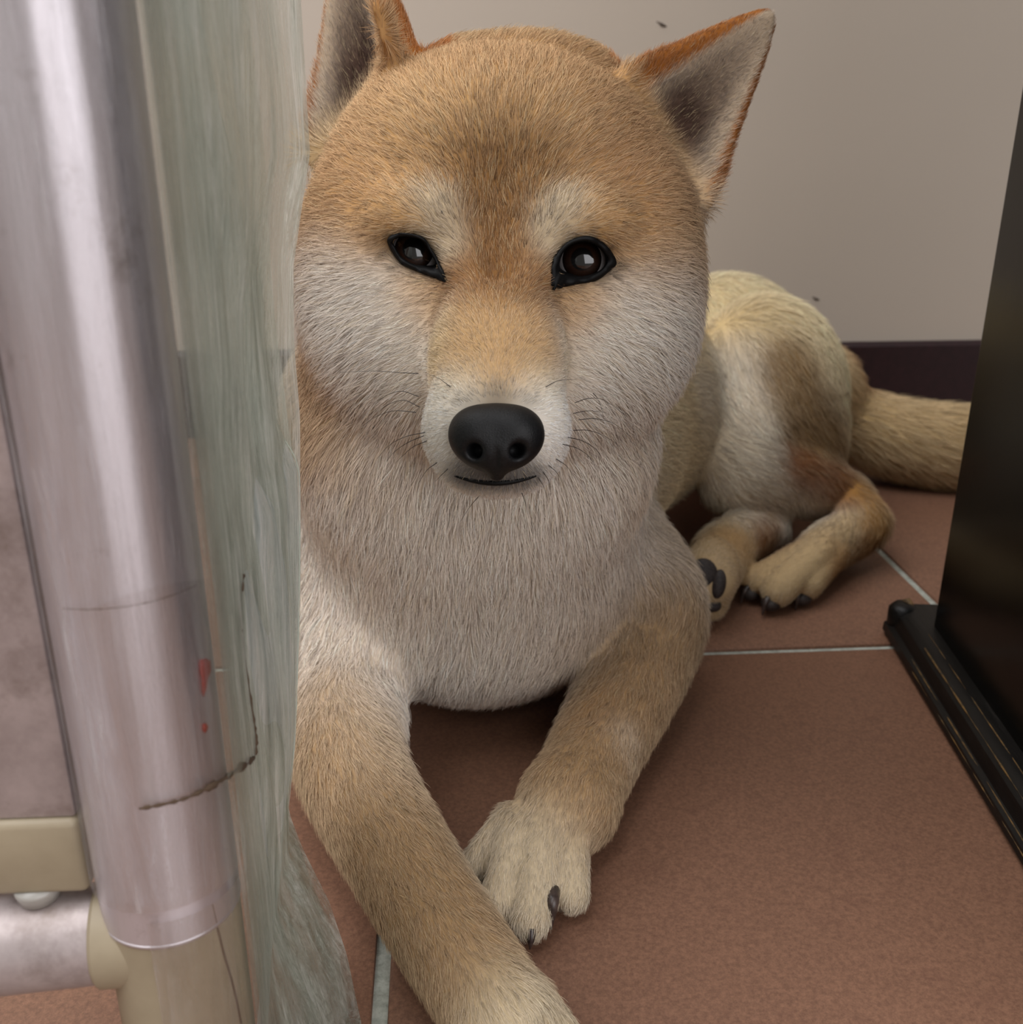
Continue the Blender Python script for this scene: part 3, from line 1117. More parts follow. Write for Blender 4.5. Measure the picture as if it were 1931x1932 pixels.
# keep the largest connected piece only
par = np.arange(len(BV))
ed = np.concatenate([BQ[:, [0, 1]], BQ[:, [1, 2]], BQ[:, [2, 3]]])
for _ in range(200):
    m0 = np.minimum(par[ed[:, 0]], par[ed[:, 1]])
    old = par.copy()
    np.minimum.at(par, ed[:, 0], m0)
    np.minimum.at(par, ed[:, 1], m0)
    par = par[par]
    if (par == old).all():
        break
ids, cn = np.unique(par, return_counts=True)
keep = par == ids[np.argmax(cn)]
remap = np.cumsum(keep) - 1
BQ = remap[BQ[keep[BQ].all(1)]]
BV = BV[keep]
BN = grad_at(FLD, B0, VOX, BV)
print('dog verts', len(BV), 'verts', len(BQ), 'quads; pieces', sorted(cn)[-4:])


from mathutils.bvhtree import BVHTree
BVH = BVHTree.FromPolygons([tuple(v) for v in BV], [tuple(int(i) for i in q) for q in BQ])


def hit(u, v):
    """point of the dog's surface seen at pixel (u, v)"""
    r = unit(AX_F + (u - 965.5) / F_PX * AX_R - (v - 966.0) / F_PX * AX_U)
    loc, nor, idx, dist = BVH.ray_cast(Vector(CAM), Vector(r))
    return None if loc is None else np.array(loc)



def snap(p):
    u, v, d = px_of(p)
    h_ = hit(u, v)
    return h_ if h_ is not None and np.linalg.norm(h_ - p) < 0.06 else np.asarray(p, float)


# ------------------------------------------------------------------ coat: colours laid out on the dog's own surface
def sR(*a):
    return lin(*a)


CREAM, WHITE, TAN, ORANGE = sR(230, 216, 200), sR(226, 218, 204), sR(196, 150, 98), sR(176, 104, 40)
BROWN, GREYB, DARK, GOLD = sR(150, 108, 64), sR(120, 96, 76), sR(34, 30, 28), sR(214, 172, 112)
PALE = sR(226, 204, 160)
FAWN = sR(186, 152, 108)
# (point, radius, colour, weight)
PAINT = []


def paint(p, r, c, w=1.0):
    PAINT.append((snap(p), r, c, w))


# trunk, chest
for q in ((850, 1060, .53), (950, 1060, .52), (1050, 1080, .53), (900, 1180, .54), (1000, 1180, .54), (780, 1180, .52), (720, 1080, .52), (1120, 1050, .55), (1180, 980, .55), (900, 1280, .55)):
    paint(P(*q), 0.035, CREAM)
paint(P(930, 970, .50), 0.035, sR(234, 220, 202))
for q in ((780, 990, .48), (900, 1040, .49), (1020, 1010, .48), (1120, 960, .49), (1150, 900, .48), (700, 960, .49)):
    paint(P(*q), 0.024, sR(234, 221, 205), 1.2)
for q in ((640, 900, .50), (660, 1010, .52), (640, 1130, .53)):
    paint(P(*q), 0.03, sR(232, 216, 198))
for q in ((1250, 1000, .60), (1290, 1080, .60)):
    paint(P(*q), 0.022, FAWN)
for q in ((650, 780, .45), (670, 850, .46), (730, 910, .47), (1180, 860, .46), (1195, 930, .48)):
    paint(P(*q), 0.013, sR(206, 178, 142), 0.7)
for q in ((830, 940, .44), (1050, 930, .44), (940, 950, .43), (1110, 840, .44), (800, 850, .43), (870, 1000, .45), (1000, 1000, .45), (1090, 800, .42)):
    paint(P(*q), 0.02, sR(230, 216, 200), 1.3)
for q in ((-0.02, .62, .20), (0.05, .68, .20), (0.11, .75, .185), (0.0, .55, .2), (-0.08, .6, .15), (-0.08, .65, .1)):
    paint(V(*q), 0.05, sR(222, 196, 144))
for q in ((0.10, .62, .10), (0.13, .68, .08), (0.08, .6, .05)):
    paint(V(*q), 0.04, PALE)
# head
for q in ((950, 110, .43), (830, 130, .43), (1080, 130, .43), (700, 330, .42)):
    paint(P(*q), 0.022, sR(202, 158, 106))
for q in ((780, 230, .40), (860, 210, .395), (1050, 220, .395)):
    paint(P(*q), 0.018, sR(214, 174, 120))
for q in ((1140, 250, .41), (1230, 400, .42), (1180, 330, .41)):
    paint(P(*q), 0.018, sR(190, 146, 98))
for q in ((640, 380, .42), (620, 440, .42), (1260, 480, .42), (1240, 440, .41)):
    paint(P(*q), 0.016, sR(186, 144, 94))
for q in ((900, 330, .385), (960, 320, .385), (930, 390, .38), (840, 300, .39), (1010, 310, .39)):
    paint(P(*q), 0.013, sR(150, 110, 66), 1.3)
for q in ((935, 450, .375), (930, 510, .37), (945, 550, .37)):
    paint(P(*q), 0.011, sR(150, 106, 60), 1.5)
for q in ((835, 395, .385), (815, 375, .388), (850, 450, .38), (1060, 395, .385), (1035, 430, .38), (1075, 385, .388)):
    paint(P(*q), 0.0075, sR(210, 194, 166), 1.3)
for q in ((760, 395, .39), (1120, 405, .39), (700, 420, .40), (1180, 430, .40)):
    paint(P(*q), 0.011, sR(200, 158, 104), 1.2)
for q in ((640, 560, .41), (600, 520, .42), (680, 620, .405), (640, 660, .42), (1230, 580, .41), (1260, 640, .42), (1190, 650, .41), (1150, 720, .42), (1230, 720, .43), (700, 690, .42), (1290, 560, .43)):
    paint(P(*q), 0.016, sR(226, 216, 202), 1.4)
for q in ((790, 550, .385), (820, 590, .385), (1100, 570, .385), (1075, 600, .38), (1070, 560, .38)):
    paint(P(*q), 0.009, sR(212, 172, 124), 1.3)
for q in ((755, 600, .39), (770, 680, .395), (780, 740, .385), (740, 720, .41), (1130, 640, .395), (1110, 700, .39), (1100, 750, .38), (1150, 760, .42), (720, 800, .44)):
    paint(P(*q), 0.013, sR(232, 220, 204), 1.5)
for q in ((610, 720, .43), (600, 800, .45), (1300, 480, .43)):
    paint(P(*q), 0.016, sR(196, 160, 118), 1.1)
for q in ((940, 600, .36), (930, 650, .355), (980, 660, .355), (890, 650, .355), (940, 690, .345)):
    paint(P(*q), 0.011, sR(206, 168, 120), 1.4)
for q in ((860, 720, .35), (1020, 720, .35), (820, 660, .365), (1070, 690, .36)):
    paint(P(*q), 0.009, sR(218, 192, 148), 1.3)
for q in ((810, 790, .345), (815, 850, .345), (1060, 790, .345), (1055, 850, .345), (860, 895, .335), (1010, 895, .335), (840, 760, .34), (1040, 770, .34), (935, 925, .345)):
    paint(P(*q), 0.011, sR(242, 236, 226), 2.0)
paint(P(938, 748, .327), 0.0055, sR(120, 112, 100), 1.6)
paint(P(880, 755, .328), 0.0035, sR(110, 104, 94), 1.2)
paint(P(1000, 757, .328), 0.0035, sR(110, 104, 94), 1.2)
for u_ in (870, 900, 935, 970, 1000):
    paint(P(u_, 904 - abs(u_ - 935) * 0.12, .335), 0.0050, sR(44, 36, 34), 9.0)
for q in ((842, 540, .378), (1040, 545, .378)):
    paint(P(*q), 0.006, sR(128, 84, 42), 1.5)
# front legs
paint(G(1182, 1380, .014), 0.009, sR(226, 206, 180), 2.0)
for q in ((1230, 1180, .05), (1200, 1260, .05), (1150, 1350, .045), (1110, 1430, .042), (1080, 1490, .04), (1280, 1180, .05)):
    paint(G(*q), 0.022, sR(188, 154, 112), 1.5)
paint(G(1150, 1340, .04), 0.015, sR(172, 128, 78), 1.0)
paint(G(1255, 1290, .025), 0.018, sR(190, 152, 108), 1.2)
for q in ((1010, 1580, .03), (960, 1640, .02), (1010, 1680, .02), (1070, 1640, .02), (1000, 1740, .01), (960, 1560, .03)):
    paint(G(*q), 0.016, sR(216, 198, 168), 1.6)
for q in ((600, 1430, .06), (640, 1520, .05), (700, 1600, .04), (780, 1680, .045), (850, 1770, .04), (700, 1500, .05), (870, 1830, .04)):
    paint(G(*q), 0.022, sR(190, 156, 114), 1.5)
for q in ((700, 1380, .05), (710, 1450, .04), (620, 1300, .07)):
    paint(G(*q), 0.018, sR(206, 180, 148), 1.3)
for q in ((960, 1870, .03), (1000, 1930, .02), (930, 1960, .02), (1000, 2020, .015)):
    paint(G(*q), 0.015, sR(222, 204, 170), 1.5)
# haunch, foot, tail
for q in ((1370, 570, .80), (1440, 620, .79), (1340, 600, .8), (1500, 680, .78), (1560, 760, .79), (1540, 700, .80)):
    paint(P(*q), 0.025, sR(238, 216, 168), 1.6)
for q in ((1350, 690, .735), (1390, 730, .725), (1330, 760, .74), (1400, 800, .71), (1360, 850, .71), (1420, 860, .705), (1450, 910, .71), (1530, 945, .73), (1400, 920, .71)):
    paint(P(*q), 0.020, sR(228, 214, 192), 1.4)
for q in ((1480, 740, .73), (1500, 800, .725), (1470, 690, .735), (1540, 830, .73)):
    paint(P(*q), 0.014, sR(160, 128, 84), 1.5)
for q in ((1530, 890, .725), (1500, 870, .72), (1570, 915, .735)):
    paint(P(*q), 0.013, sR(140, 82, 30), 4.0)
for q in ((1610, 930, .745), (1650, 985, .75)):
    paint(P(*q), 0.010, sR(168, 124, 62), 1.5)
for q in ((1560, 1030, .035), (1500, 1070, .04), (1450, 1090, .03), (1600, 990, .04)):
    paint(G(*q), 0.016, sR(206, 180, 138), 1.5)
for q in ((1590, 1060, .012), (1640, 1020, .02)):
    paint(G(*q), 0.012, sR(164, 112, 54), 1.2)
paint(P(1390, 1020, .68), 0.02, sR(190, 152, 104), 1.3)
paint(P(1320, 1050, .66), 0.02, sR(206, 178, 140), 1.3)
paint(P(1450, 1000, .70), 0.015, sR(150, 96, 44), 1.3)
paint(P(1250, 900, .72), 0.03, sR(200, 176, 140), 1.3)
for q in ((1650, 780, .88), (1720, 800, .87), (1800, 820, .86), (1700, 860, .87), (1850, 840, .87)):
    paint(P(*q), 0.03, sR(222, 190, 136), 1.5)
paint(P(1700, 900, .88), 0.02, sR(160, 126, 80), 1.2)
paint(P(1590, 720, .9), 0.016, sR(178, 120, 60), 1.6)

for e in EYES:
    for q in e['outer']:
        paint(P(*q, e['d']), 0.0020, sR(30, 24, 22), 2.5)
PC = np.array([a[0] for a in PAINT]); PR = np.array([a[1] for a in PAINT]); PCOL = np.array([a[2] for a in PAINT]); PW = np.array([a[3] for a in PAINT])


def coat(p):
    out = np.empty((len(p), 3))
    for s in range(0, len(p), 40000):
        q = p[s:s + 40000]
        d2 = ((q[:, None, :] - PC[None]) ** 2).sum(2) / PR[None] ** 2
        w = PW[None] * (np.exp(-d2) + 0.004 * np.exp(-d2 * 0.12)) / 1.0
        w += 1e-9 / (d2 + 0.1)
        out[s:s + 40000] = (w @ PCOL) / w.sum(1)[:, None]
    # ears: orange backs and rims, grey-brown hollows
    for i, e in enumerate(EARS):
        loc = (p - e['B']) @ e['M'].T
        a, b, c = loc[:, 0], loc[:, 1] / e['w'], loc[:, 2]
        c2 = c - e['cup'] * b ** 2 * np.where(b > 0, 1.0, 0.35) * (1 - 0.35 * np.clip(a, 0, 1)) + 0.006 * np.clip(a, 0, 1) ** 2
        inside = np.clip((a + 0.02) / 0.12, 0, 1) * (np.abs(b) < 1.6) * (np.abs(c2) < 0.03)
        front = np.clip((c2 + 0.0005) / 0.002, 0, 1)
        hw = np.sqrt(np.clip(1 - a, 0.0004, 1)) * (1 - 0.42 * a)
        rel = np.abs(b) / hw
        rim = np.clip((rel - np.where(b * e['med'] > 0, 0.55, 0.74)) / 0.14, 0, 1)
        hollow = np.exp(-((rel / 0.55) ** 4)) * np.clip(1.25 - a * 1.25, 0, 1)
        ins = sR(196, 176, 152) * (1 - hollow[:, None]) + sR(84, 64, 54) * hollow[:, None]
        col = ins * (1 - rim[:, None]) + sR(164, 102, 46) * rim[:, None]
        back = np.tile(sR(192, 118, 48), (len(p), 1))
        ec = col * front[:, None] + back * (1 - front[:, None])
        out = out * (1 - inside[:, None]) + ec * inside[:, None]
    return out


# ------------------------------------------------------------------ lie of the fur
FLOW = []


def flow(p, q, r=0.03, w=1.0):
    p, q = np.asarray(p, float), np.asarray(q, float)
    FLOW.append((p, unit(q - p), r, w))


# muzzle: back from the nose; bridge up to the brow; brow up and out; cheeks out and down
for (a, b) in (((935, 740, .33), (935, 640, .36)), ((935, 640, .36), (938, 540, .38)), ((938, 520, .375), (938, 380, .385)), ((938, 380, .385), (945, 240, .41)), ((945, 240, .41), (950, 90, .46)),
               ((850, 330, .39), (800, 190, .42)), ((1030, 330, .39), (1090, 190, .42)), ((760, 330, .40), (660, 250, .43)), ((1120, 330, .40), (1230, 260, .43)),
               ((850, 440, .38), (800, 380, .39)), ((1040, 440, .38), (1080, 380, .39)), ((800, 390, .39), (690, 370, .41)), ((1080, 390, .39), (1190, 380, .41)),
               ((700, 450, .40), (600, 470, .43)), ((1180, 460, .40), (1290, 490, .43)), ((840, 560, .38), (740, 620, .40)), ((1050, 570, .38), (1150, 630, .40)),
               ((740, 560, .39), (630, 620, .42)), ((1150, 570, .39), (1270, 630, .42)), ((700, 650, .41), (600, 730, .44)), ((1180, 660, .41), (1270, 740, .44)),
               ((880, 650, .36), (800, 620, .38)), ((1000, 650, .36), (1080, 620, .38)), ((860, 740, .34), (780, 710, .37)), ((1020, 740, .34), (1100, 710, .37)),
               ((810, 820, .345), (770, 850, .37)), ((1060, 820, .345), (1110, 850, .37)), ((860, 890, .34), (820, 930, .36)), ((1010, 890, .34), (1050, 930, .36)), ((935, 900, .335), (935, 960, .36)),
               ((740, 720, .43), (690, 830, .46)), ((1140, 730, .43), (1190, 840, .46)), ((600, 600, .43), (570, 700, .46)), ((1290, 600, .43), (1290, 720, .46))):
    flow(P(*a), P(*b), 0.016)
for (a, b) in (((900, 900, .46), (890, 1020, .49)), ((720, 900, .48), (690, 1010, .50)), ((1120, 900, .48), (1140, 1010, .51)), ((900, 1050, .52), (890, 1180, .53)), ((760, 1080, .52), (700, 1180, .52)),
               ((1050, 1080, .53), (1080, 1200, .54)), ((640, 1050, .52), (600, 1150, .52)), ((1180, 1030, .55), (1240, 1120, .56)), ((900, 1200, .54), (890, 1320, .55)), ((1050, 1180, .54), (1050, 1300, .55)),
               ((760, 1200, .52), (720, 1310, .51)), ((640, 1200, .51), (610, 1330, .49))):
    flow(P(*a), P(*b), 0.03)
for (a, b) in (((1230, 1180, .05), (1150, 1350, .04)), ((1150, 1350, .045), (1090, 1480, .035)), ((1070, 1500, .035), (1020, 1660, .02)), ((1010, 1660, .02), (1000, 1760, .01)), ((1280, 1200, .04), (1230, 1330, .02)),
               ((610, 1400, .06), (650, 1520, .045)), ((650, 1520, .045), (780, 1690, .035)), ((780, 1690, .035), (880, 1840, .03)), ((880, 1840, .03), (960, 1960, .02)), ((960, 1960, .02), (990, 2050, .01)), ((700, 1420, .05), (720, 1520, .03))):
    flow(G(*a), G(*b), 0.025)
for (a, b) in (((1360, 560, .80), (1430, 640, .77)), ((1430, 640, .78), (1490, 780, .74)), ((1340, 700, .74), (1370, 830, .71)), ((1400, 760, .73), (1450, 900, .71)), ((1500, 700, .77), (1570, 830, .74)),
               ((1400, 900, .71), (1540, 940, .73)), ((1520, 830, .73), (1590, 920, .74)), ((1590, 940, .75), (1640, 990, .76)), ((1620, 990, .75), (1540, 1060, .70)), ((1540, 1060, .70), (1450, 1110, .66)),
               ((1600, 780, .87), (1720, 840, .86)), ((1720, 800, .87), (1840, 850, .86)), ((1720, 880, .87), (1830, 910, .87)), ((1850, 840, .87), (1990, 860, .87)), ((1400, 1000, .69), (1340, 1080, .65)), ((1250, 800, .74), (1260, 950, .71))):
    flow(P(*a), P(*b), 0.03)
for q in ((-0.02, .60, .20), (0.05, .68, .20), (0.11, .75, .18), (-0.09, .6, .12), (0.10, .64, .1)):
    flow(V(*q), V(*q) + V(0.06, .08, -0.03), 0.06)
FP = np.array([a[0] for a in FLOW]); FD = np.array([a[1] for a in FLOW]); FR = np.array([a[2] for a in FLOW]); FW = np.array([a[3] for a in FLOW])


def lie(p, n):
    out = np.empty((len(p), 3))
    for s in range(0, len(p), 40000):
        q = p[s:s + 40000]
        d2 = ((q[:, None, :] - FP[None]) ** 2).sum(2) / FR[None] ** 2
        w = np.exp(-d2) + 0.01 * np.exp(-0.15 * d2) + 1e-7 / (d2 + 0.1)
        out[s:s + 40000] = (w @ FD) / w.sum(1)[:, None]
    for e in EARS:
        loc = (p - e['B']) @ e['M'].T
        a, b = loc[:, 0], loc[:, 1] / e['w']
        m = np.clip((a + 0.1) / 0.2, 0, 1) * (np.abs(b) < 1.6) * (np.abs(loc[:, 2]) < 0.03)
        dr = unit(e['A'])[None] + 0.5 * np.clip(b, -1, 1)[:, None] * e['Bv'][None]
        out = out * (1 - m[:, None]) + dr * m[:, None]
    out -= n * (out * n).sum(1)[:, None]
    return out / (np.linalg.norm(out, axis=1, keepdims=True) + 1e-9)


# length of the coat
LEN = []
for q, r, L in [((935, 700, .35), .03, .0045), ((810, 800, .35), .02, .0040), ((1060, 800, .35), .02, .0040), ((935, 900, .34), .02, .0035), ((940, 560, .38), .03, .0060),
                ((940, 350, .39), .04, .0085), ((800, 480, .39), .02, .0050), ((1090, 480, .39), .02, .0050), ((780, 400, .39), .02, .006), ((1100, 400, .39), .02, .006), ((950, 150, .43), .05, .0100),
                ((640, 600, .42), .03, .0120), ((1250, 600, .42), .03, .0110), ((650, 800, .46), .04, .017), ((1200, 820, .46), .04, .015), ((900, 950, .48), .05, .012), ((640, 1000, .5), .05, .015),
                ((900, 1200, .54), .06, .013), ((700, 1150, .52), .05, .014), ((1100, 1100, .54), .05, .014)]:
    LEN.append((P(*q), r, L))
for q, r, L in [((1200, 1250, .04), .04, .0090), ((1100, 1450, .03), .04, .0080), ((1010, 1650, .02), .03, .0042), ((640, 1480, .04), .04, .0100), ((800, 1700, .03), .04, .0085), ((900, 1850, .03), .04, .0075), ((980, 1980, .02), .04, .006),
                ((1500, 1080, .03), .04, .0042), ((1340, 1090, .03), .03, .005)]:
    LEN.append((G(*q), r, L))
for q, r, L in [((1400, 700, .78), .08, .013), ((1500, 900, .74), .04, .010), ((1700, 830, .88), .08, .022), ((1850, 830, .88), .08, .022)]:
    LEN.append((P(*q), r, L))
for q in ((0.0, .62, .2), (.1, .75, .18)):
    LEN.append((V(*q), .1, .018))
for e in EARS:
    LEN.append((e['B'] + 0.6 * e['A'], .03, .0042))
    LEN.append((e['B'] + 0.95 * e['A'], .02, .0035))
LP_ = np.array([a[0] for a in LEN]); LR_ = np.array([a[1] for a in LEN]); LL_ = np.array([a[2] for a in LEN])


def coat_len(p):
    out = np.empty(len(p))
    for s in range(0, len(p), 40000):
        q = p[s:s + 40000]
        d2 = ((q[:, None, :] - LP_[None]) ** 2).sum(2) / LR_[None] ** 2
        w = np.exp(-d2) + 0.001 / (1 + d2) ** 2
        out[s:s + 40000] = (w @ LL_) / w.sum(1)
    return out


# ------------------------------------------------------------------ body mesh
m_skin = Mat('dog_coat_base')
at = m_skin.n('ShaderNodeAttribute', attribute_name='coat')
m_skin.base(m_skin.mix(1.0, at.outputs['Color'], (0.80, 0.78, 0.75), 'MULTIPLY'))
m_skin.set(Roughness=0.85, Specular_IOR_Level=0.1)

dog = empty('dog', (0.05, 0.62, 0.0))
tag(dog, 'tan and cream prick-eared dog lying on the tiled floor', 'dog')
body = mesh_obj('body', BV, BQ, m_skin, dog)
body_col = coat(BV)
ca = body.data.attributes.new('coat', 'FLOAT_COLOR', 'POINT')
ca.data.foreach_set('color', np.concatenate([body_col, np.ones((len(BV), 1))], 1).astype(np.float32).ravel())



# ------------------------------------------------------------------ eyes
m_eye = Mat('eye')
tcx = m_eye.n('ShaderNodeTexCoord')
sep = m_eye.n('ShaderNodeSeparateXYZ')
m_eye.l(tcx.outputs['Object'], sep.inputs[0])
mm = m_eye.n('ShaderNodeMath', operation='MULTIPLY')
m_eye.l(sep.outputs['Z'], mm.inputs[0]); mm.inputs[1].default_value = 1 / EYE_R
ir = m_eye.ramp(mm.outputs[0], [(0.0, lin(150, 140, 136)), (0.685, lin(176, 168, 166)), (0.705, lin(14, 9, 7)), (0.76, lin(30, 17, 10)), (0.90, lin(44, 25, 15)), (0.925, lin(8, 6, 5)), (1.0, lin(5, 4, 4))])
m_eye.base(ir)
m_eye.set(Roughness=0.12, Specular_IOR_Level=0.55, Coat_Weight=1.0, Coat_Roughness=0.02)
m_lid = simple('black_eyelid_skin', (7, 6, 6), 0.6, Specular_IOR_Level=0.2)
m_lash = simple('dark_hair', (26, 20, 18), 0.5)


def uv_sphere(c, r, axis, n=40, m=24):
    bmx = bmesh.new()
    bmesh.ops.create_uvsphere(bmx, u_segments=n, v_segments=m, radius=r)
    return bmx


for e in EYES:
    bmx = uv_sphere(None, EYE_R, None)
    o = bm_obj('eye', bmx, m_eye, dog, smooth=True)
    gz_ = unit(CAM + (P(*e['gaze'], e['d']) - CAM) - e['c'])
    o.matrix_parent_inverse = Matrix()
    o.location = Vector(e['c']) - dog.location
    o.rotation_euler = Vector(gz_).to_track_quat('Z', 'Y').to_euler()
    tag(o, 'dark brown glossy eye')
    # lids: a black rim from the coat to the eyeball
    lo, li = e['lo2'], e['li2']

    def on_ball(u, v, lift):
        r = unit(ray(u, v))
        oc = CAM - e['c']
        R = EYE_R + lift
        bq = np.dot(oc, r)
        disc = bq * bq - (np.dot(oc, oc) - R * R)
        t = -bq - math.sqrt(max(disc, 0.0))
        return CAM + r * t
    rings = []
    n_ = len(lo)
    for k, (f, lift) in enumerate(((0.0, -0.002), (0.0, 0.0012), (0.35, 0.0022), (0.75, 0.0022), (1.0, 0.0006), (1.03, -0.001))):
        row = []
        for i in range(n_):
            uvp = lo[i] * (1 - f) + li[i] * f
            db = float(np.linalg.norm(on_ball(uvp[0], uvp[1], 0.0003) - CAM))
            if f < 1:
                ds = e['depth'][f][i]
                dd = (min(ds, db) if f > 0.1 else ds) - lift
            else:
                dd = db - lift
            row.append(CAM + unit(ray(uvp[0], uvp[1])) * dd)
        rings.append(row)
    for k in range(2, 4):                       # even the lid out along its length
        a_ = np.array(rings[k])
        for _ in range(3):
            a_ = 0.5 * a_ + 0.25 * np.roll(a_, 1, 0) + 0.25 * np.roll(a_, -1, 0)
        rings[k] = list(a_)
    vv = [p for r_ in rings for p in r_]
    ff = []
    for k in range(len(rings) - 1):
        for i in range(n_):
            j = (i + 1) % n_
            ff.append((k * n_ + i, k * n_ + j, (k + 1) * n_ + j, (k + 1) * n_ + i))
    lid = mesh_obj('eyelid', vv, ff, m_lid, None)
    lid.parent = dog
    lid.matrix_parent_inverse = Matrix.Translation(dog.location).inverted()
    e['lo'] = np.array([rings[1][i] for i in range(n_)])
    e['cen'] = e['lo'].mean(0)

# ------------------------------------------------------------------ nose
NC = P(937, 826, 0.3335)
m_nose = Mat('black_nose_leather')
nn = m_nose.noise(900, 3, 0.6)
vor = m_nose.n('ShaderNodeTexVoronoi', feature='DISTANCE_TO_EDGE')
vor.inputs['Scale'].default_value = 1100
tco = m_nose.n('ShaderNodeTexCoord')
m_nose.l(tco.outputs['Object'], vor.inputs['Vector'])
m_nose.base(m_nose.ramp(nn, [(0.3, lin(12, 12, 13)), (0.7, lin(22, 22, 23))]))
m_nose.set(Roughness=0.50, Specular_IOR_Level=0.28)
m_nose.bump(vor.outputs['Distance'], 0.25, 0.0004)
nvx = 0.00055
no = np.array([-0.020, -0.017, -0.016])
nsh = (73, 62, 60)
ax_ = [no[i] + nvx * np.arange(nsh[i]) for i in range(3)]
X_, Y_, Z_ = ax_[0][:, None, None], ax_[1][None, :, None], ax_[2][None, None, :]
e3 = np.eye(3)
mmv = lambda *a: np.array(a) * 0.001
nf = ell_d(X_, Y_, Z_, mmv(0, 3.0, -1.0), mmv(13.6, 8.4, 9.6), e3)
for sg in (-1, 1):
    nf = smin(nf, ell_d(X_, Y_, Z_, mmv(sg * 7.4, 0.5, -0.4), mmv(8.2, 8.6, 8.8), e3), 0.004)
nf = smin(nf, ell_d(X_, Y_, Z_, mmv(0, -4.2, -0.6), mmv(10.4, 7.4, 8.6), e3), 0.004)
nf = smin(nf, cone_d(X_, Y_, Z_, mmv(0, -8, 0.5), mmv(0, -12.0, -1.5), 0.0035, 0.0022), 0.003)
for sg in (-1, 1):
    nf = -smin(-nf, cone_d(X_, Y_, Z_, mmv(sg * 7.8, -4.9, 9.4), mmv(sg * 5.6, -4.2, 1.0), 0.0026, 0.0022), 0.0022)
    nf = -smin(-nf, cone_d(X_, Y_, Z_, mmv(sg * 8.4, -5.6, 8.6), mmv(sg * 15.0, -6.6, 3.6), 0.0013, 0.0008), 0.0016)
nf = -smin(-nf, cone_d(X_, Y_, Z_, mmv(0, -4.5, 9.2), mmv(0, -14.5, 2.6), 0.0006, 0.0008), 0.0016)
nv_, nq_ = surface_nets(nf, no, nvx)
NOSE_M = np.stack([AX_R, AX_U, -AX_F], 1)
nose = mesh_obj('nose', nv_ @ NOSE_M.T + NC, nq_, m_nose, dog)
tag(nose, 'black leathery nose')

# the dark lip line under the nose
lp = []
for u_ in np.linspace(858, 1012, 23):
    t = (u_ - 935) / 77.0
    h_ = hit(u_, 911 - 13 * t * t + (4 * abs(t) ** 0.6 if False else 0))
    lp.append(h_ - unit(h_ - CAM) * 0.0004)
vv, ff = tube(lp, [0.0003 + 0.0007 * math.sin(math.pi * k / 22) for k in range(23)], 8)
mesh_obj('lip', vv, ff, m_lid, dog)


# ------------------------------------------------------------------ claws and pads
m_claw = Mat('dark_claw')
cn_ = m_claw.noise(300, 3, 0.5)
m_claw.base(m_claw.ramp(cn_, [(0.3, lin(40, 32, 30)), (0.7, lin(82, 68, 62))]))
m_claw.set(Roughness=0.35)


def claw(a, b, tip, r):
    pts = catmull([a, b, tip], 6)
    n = len(pts)
    vv, ff = tube(pts, [max(0.0004, r * (1 - (k / (n - 1)) ** 1.8 * 0.85)) for k in range(n)], 9)
    return mesh_obj('claw', vv, ff, m_claw, dog)


claw(G(1043, 1680, 0.0170), G(1043, 1708, 0.0165), G(1040, 1752, 0.0040), 0.0030)
claw(G(1003, 1752, 0.0120), G(1002, 1775, 0.0085), G(1000, 1790, 0.0030), 0.0018)
claw(G(938, 1720, 0.0120), G(930, 1742, 0.0090), G(924, 1762, 0.0030), 0.0018)
claw(G(893, 1632, 0.0120), G(884, 1648, 0.0085), G(877, 1664, 0.0030), 0.0018)
for (u_, v_) in ((905, 2026), (968, 2068), (1032, 2058), (1074, 2005)):
    claw(G(u_, v_ - 6, 0.013), G(u_ + 2, v_ + 14, 0.009), G(u_ + 4, v_ + 36, 0.003), 0.0019)
for a, b, r1, r2 in HTOES:
    fw = unit((G(*b) - G(*a)) * V(1, 1, 0))
    c_ = G(*b)
    claw(c_ + fw * (r2 - 0.002) + V(0, 0, -0.002), c_ + fw * (r2 + 0.0025) + V(0, 0, -0.005), c_ + fw * (r2 + 0.0045) + V(0, 0, -0.0125), 0.0024)

m_pad = Mat('dark_paw_pad')
pn_ = m_pad.noise(700, 3, 0.6)
m_pad.base(m_pad.ramp(pn_, [(0.3, lin(34, 28, 26)), (0.7, lin(64, 54, 50))]))
m_pad.set(Roughness=0.6)
m_pad.bump(pn_, 0.4, 0.0006)
PADS = []


def pad(c, r, rot):
    bmx = bmesh.new()
    bmesh.ops.create_icosphere(bmx, subdivisions=3, radius=1.0)
    M3 = np.stack(rot, 1)
    for v in bmx.verts:
        q = np.array(v.co) * np.array(r)
        v.co = Vector(M3 @ q + c)
    PADS.append((np.asarray(c), max(r)))
    return bm_obj('paw_pad', bmx, m_pad, dog, smooth=True)


for (u_, v_, ru, rv, tilt) in ((1328, 1083, 0.0090, 0.0098, 0.1), (1357, 1102, 0.0046, 0.0092, -0.15), (1345, 1142, 0.0058, 0.0044, -0.1)):
    h_ = hit(u_, v_)
    if h_ is None:
        h_ = G(u_, v_, 0.02)
    a1 = unit(math.cos(tilt) * AX_R + math.sin(tilt) * AX_U)
    a3 = -AX_F
    pad(h_ + 0.0008 * AX_F, (ru, rv, 0.0034), [a1, np.cross(a3, a1), a3])
for a, b, r1, r2 in HTOES:
    c_ = G(*b)
    fw = unit(G(*b) - G(*a)); fw[2] = 0; fw = unit(fw)
    pad(c_ + fw * 0.0065 + V(0, 0, -0.0068), (0.0065, 0.0068, 0.0052), [np.array([-fw[1], fw[0], 0]), fw, V(0, 0, 1)])

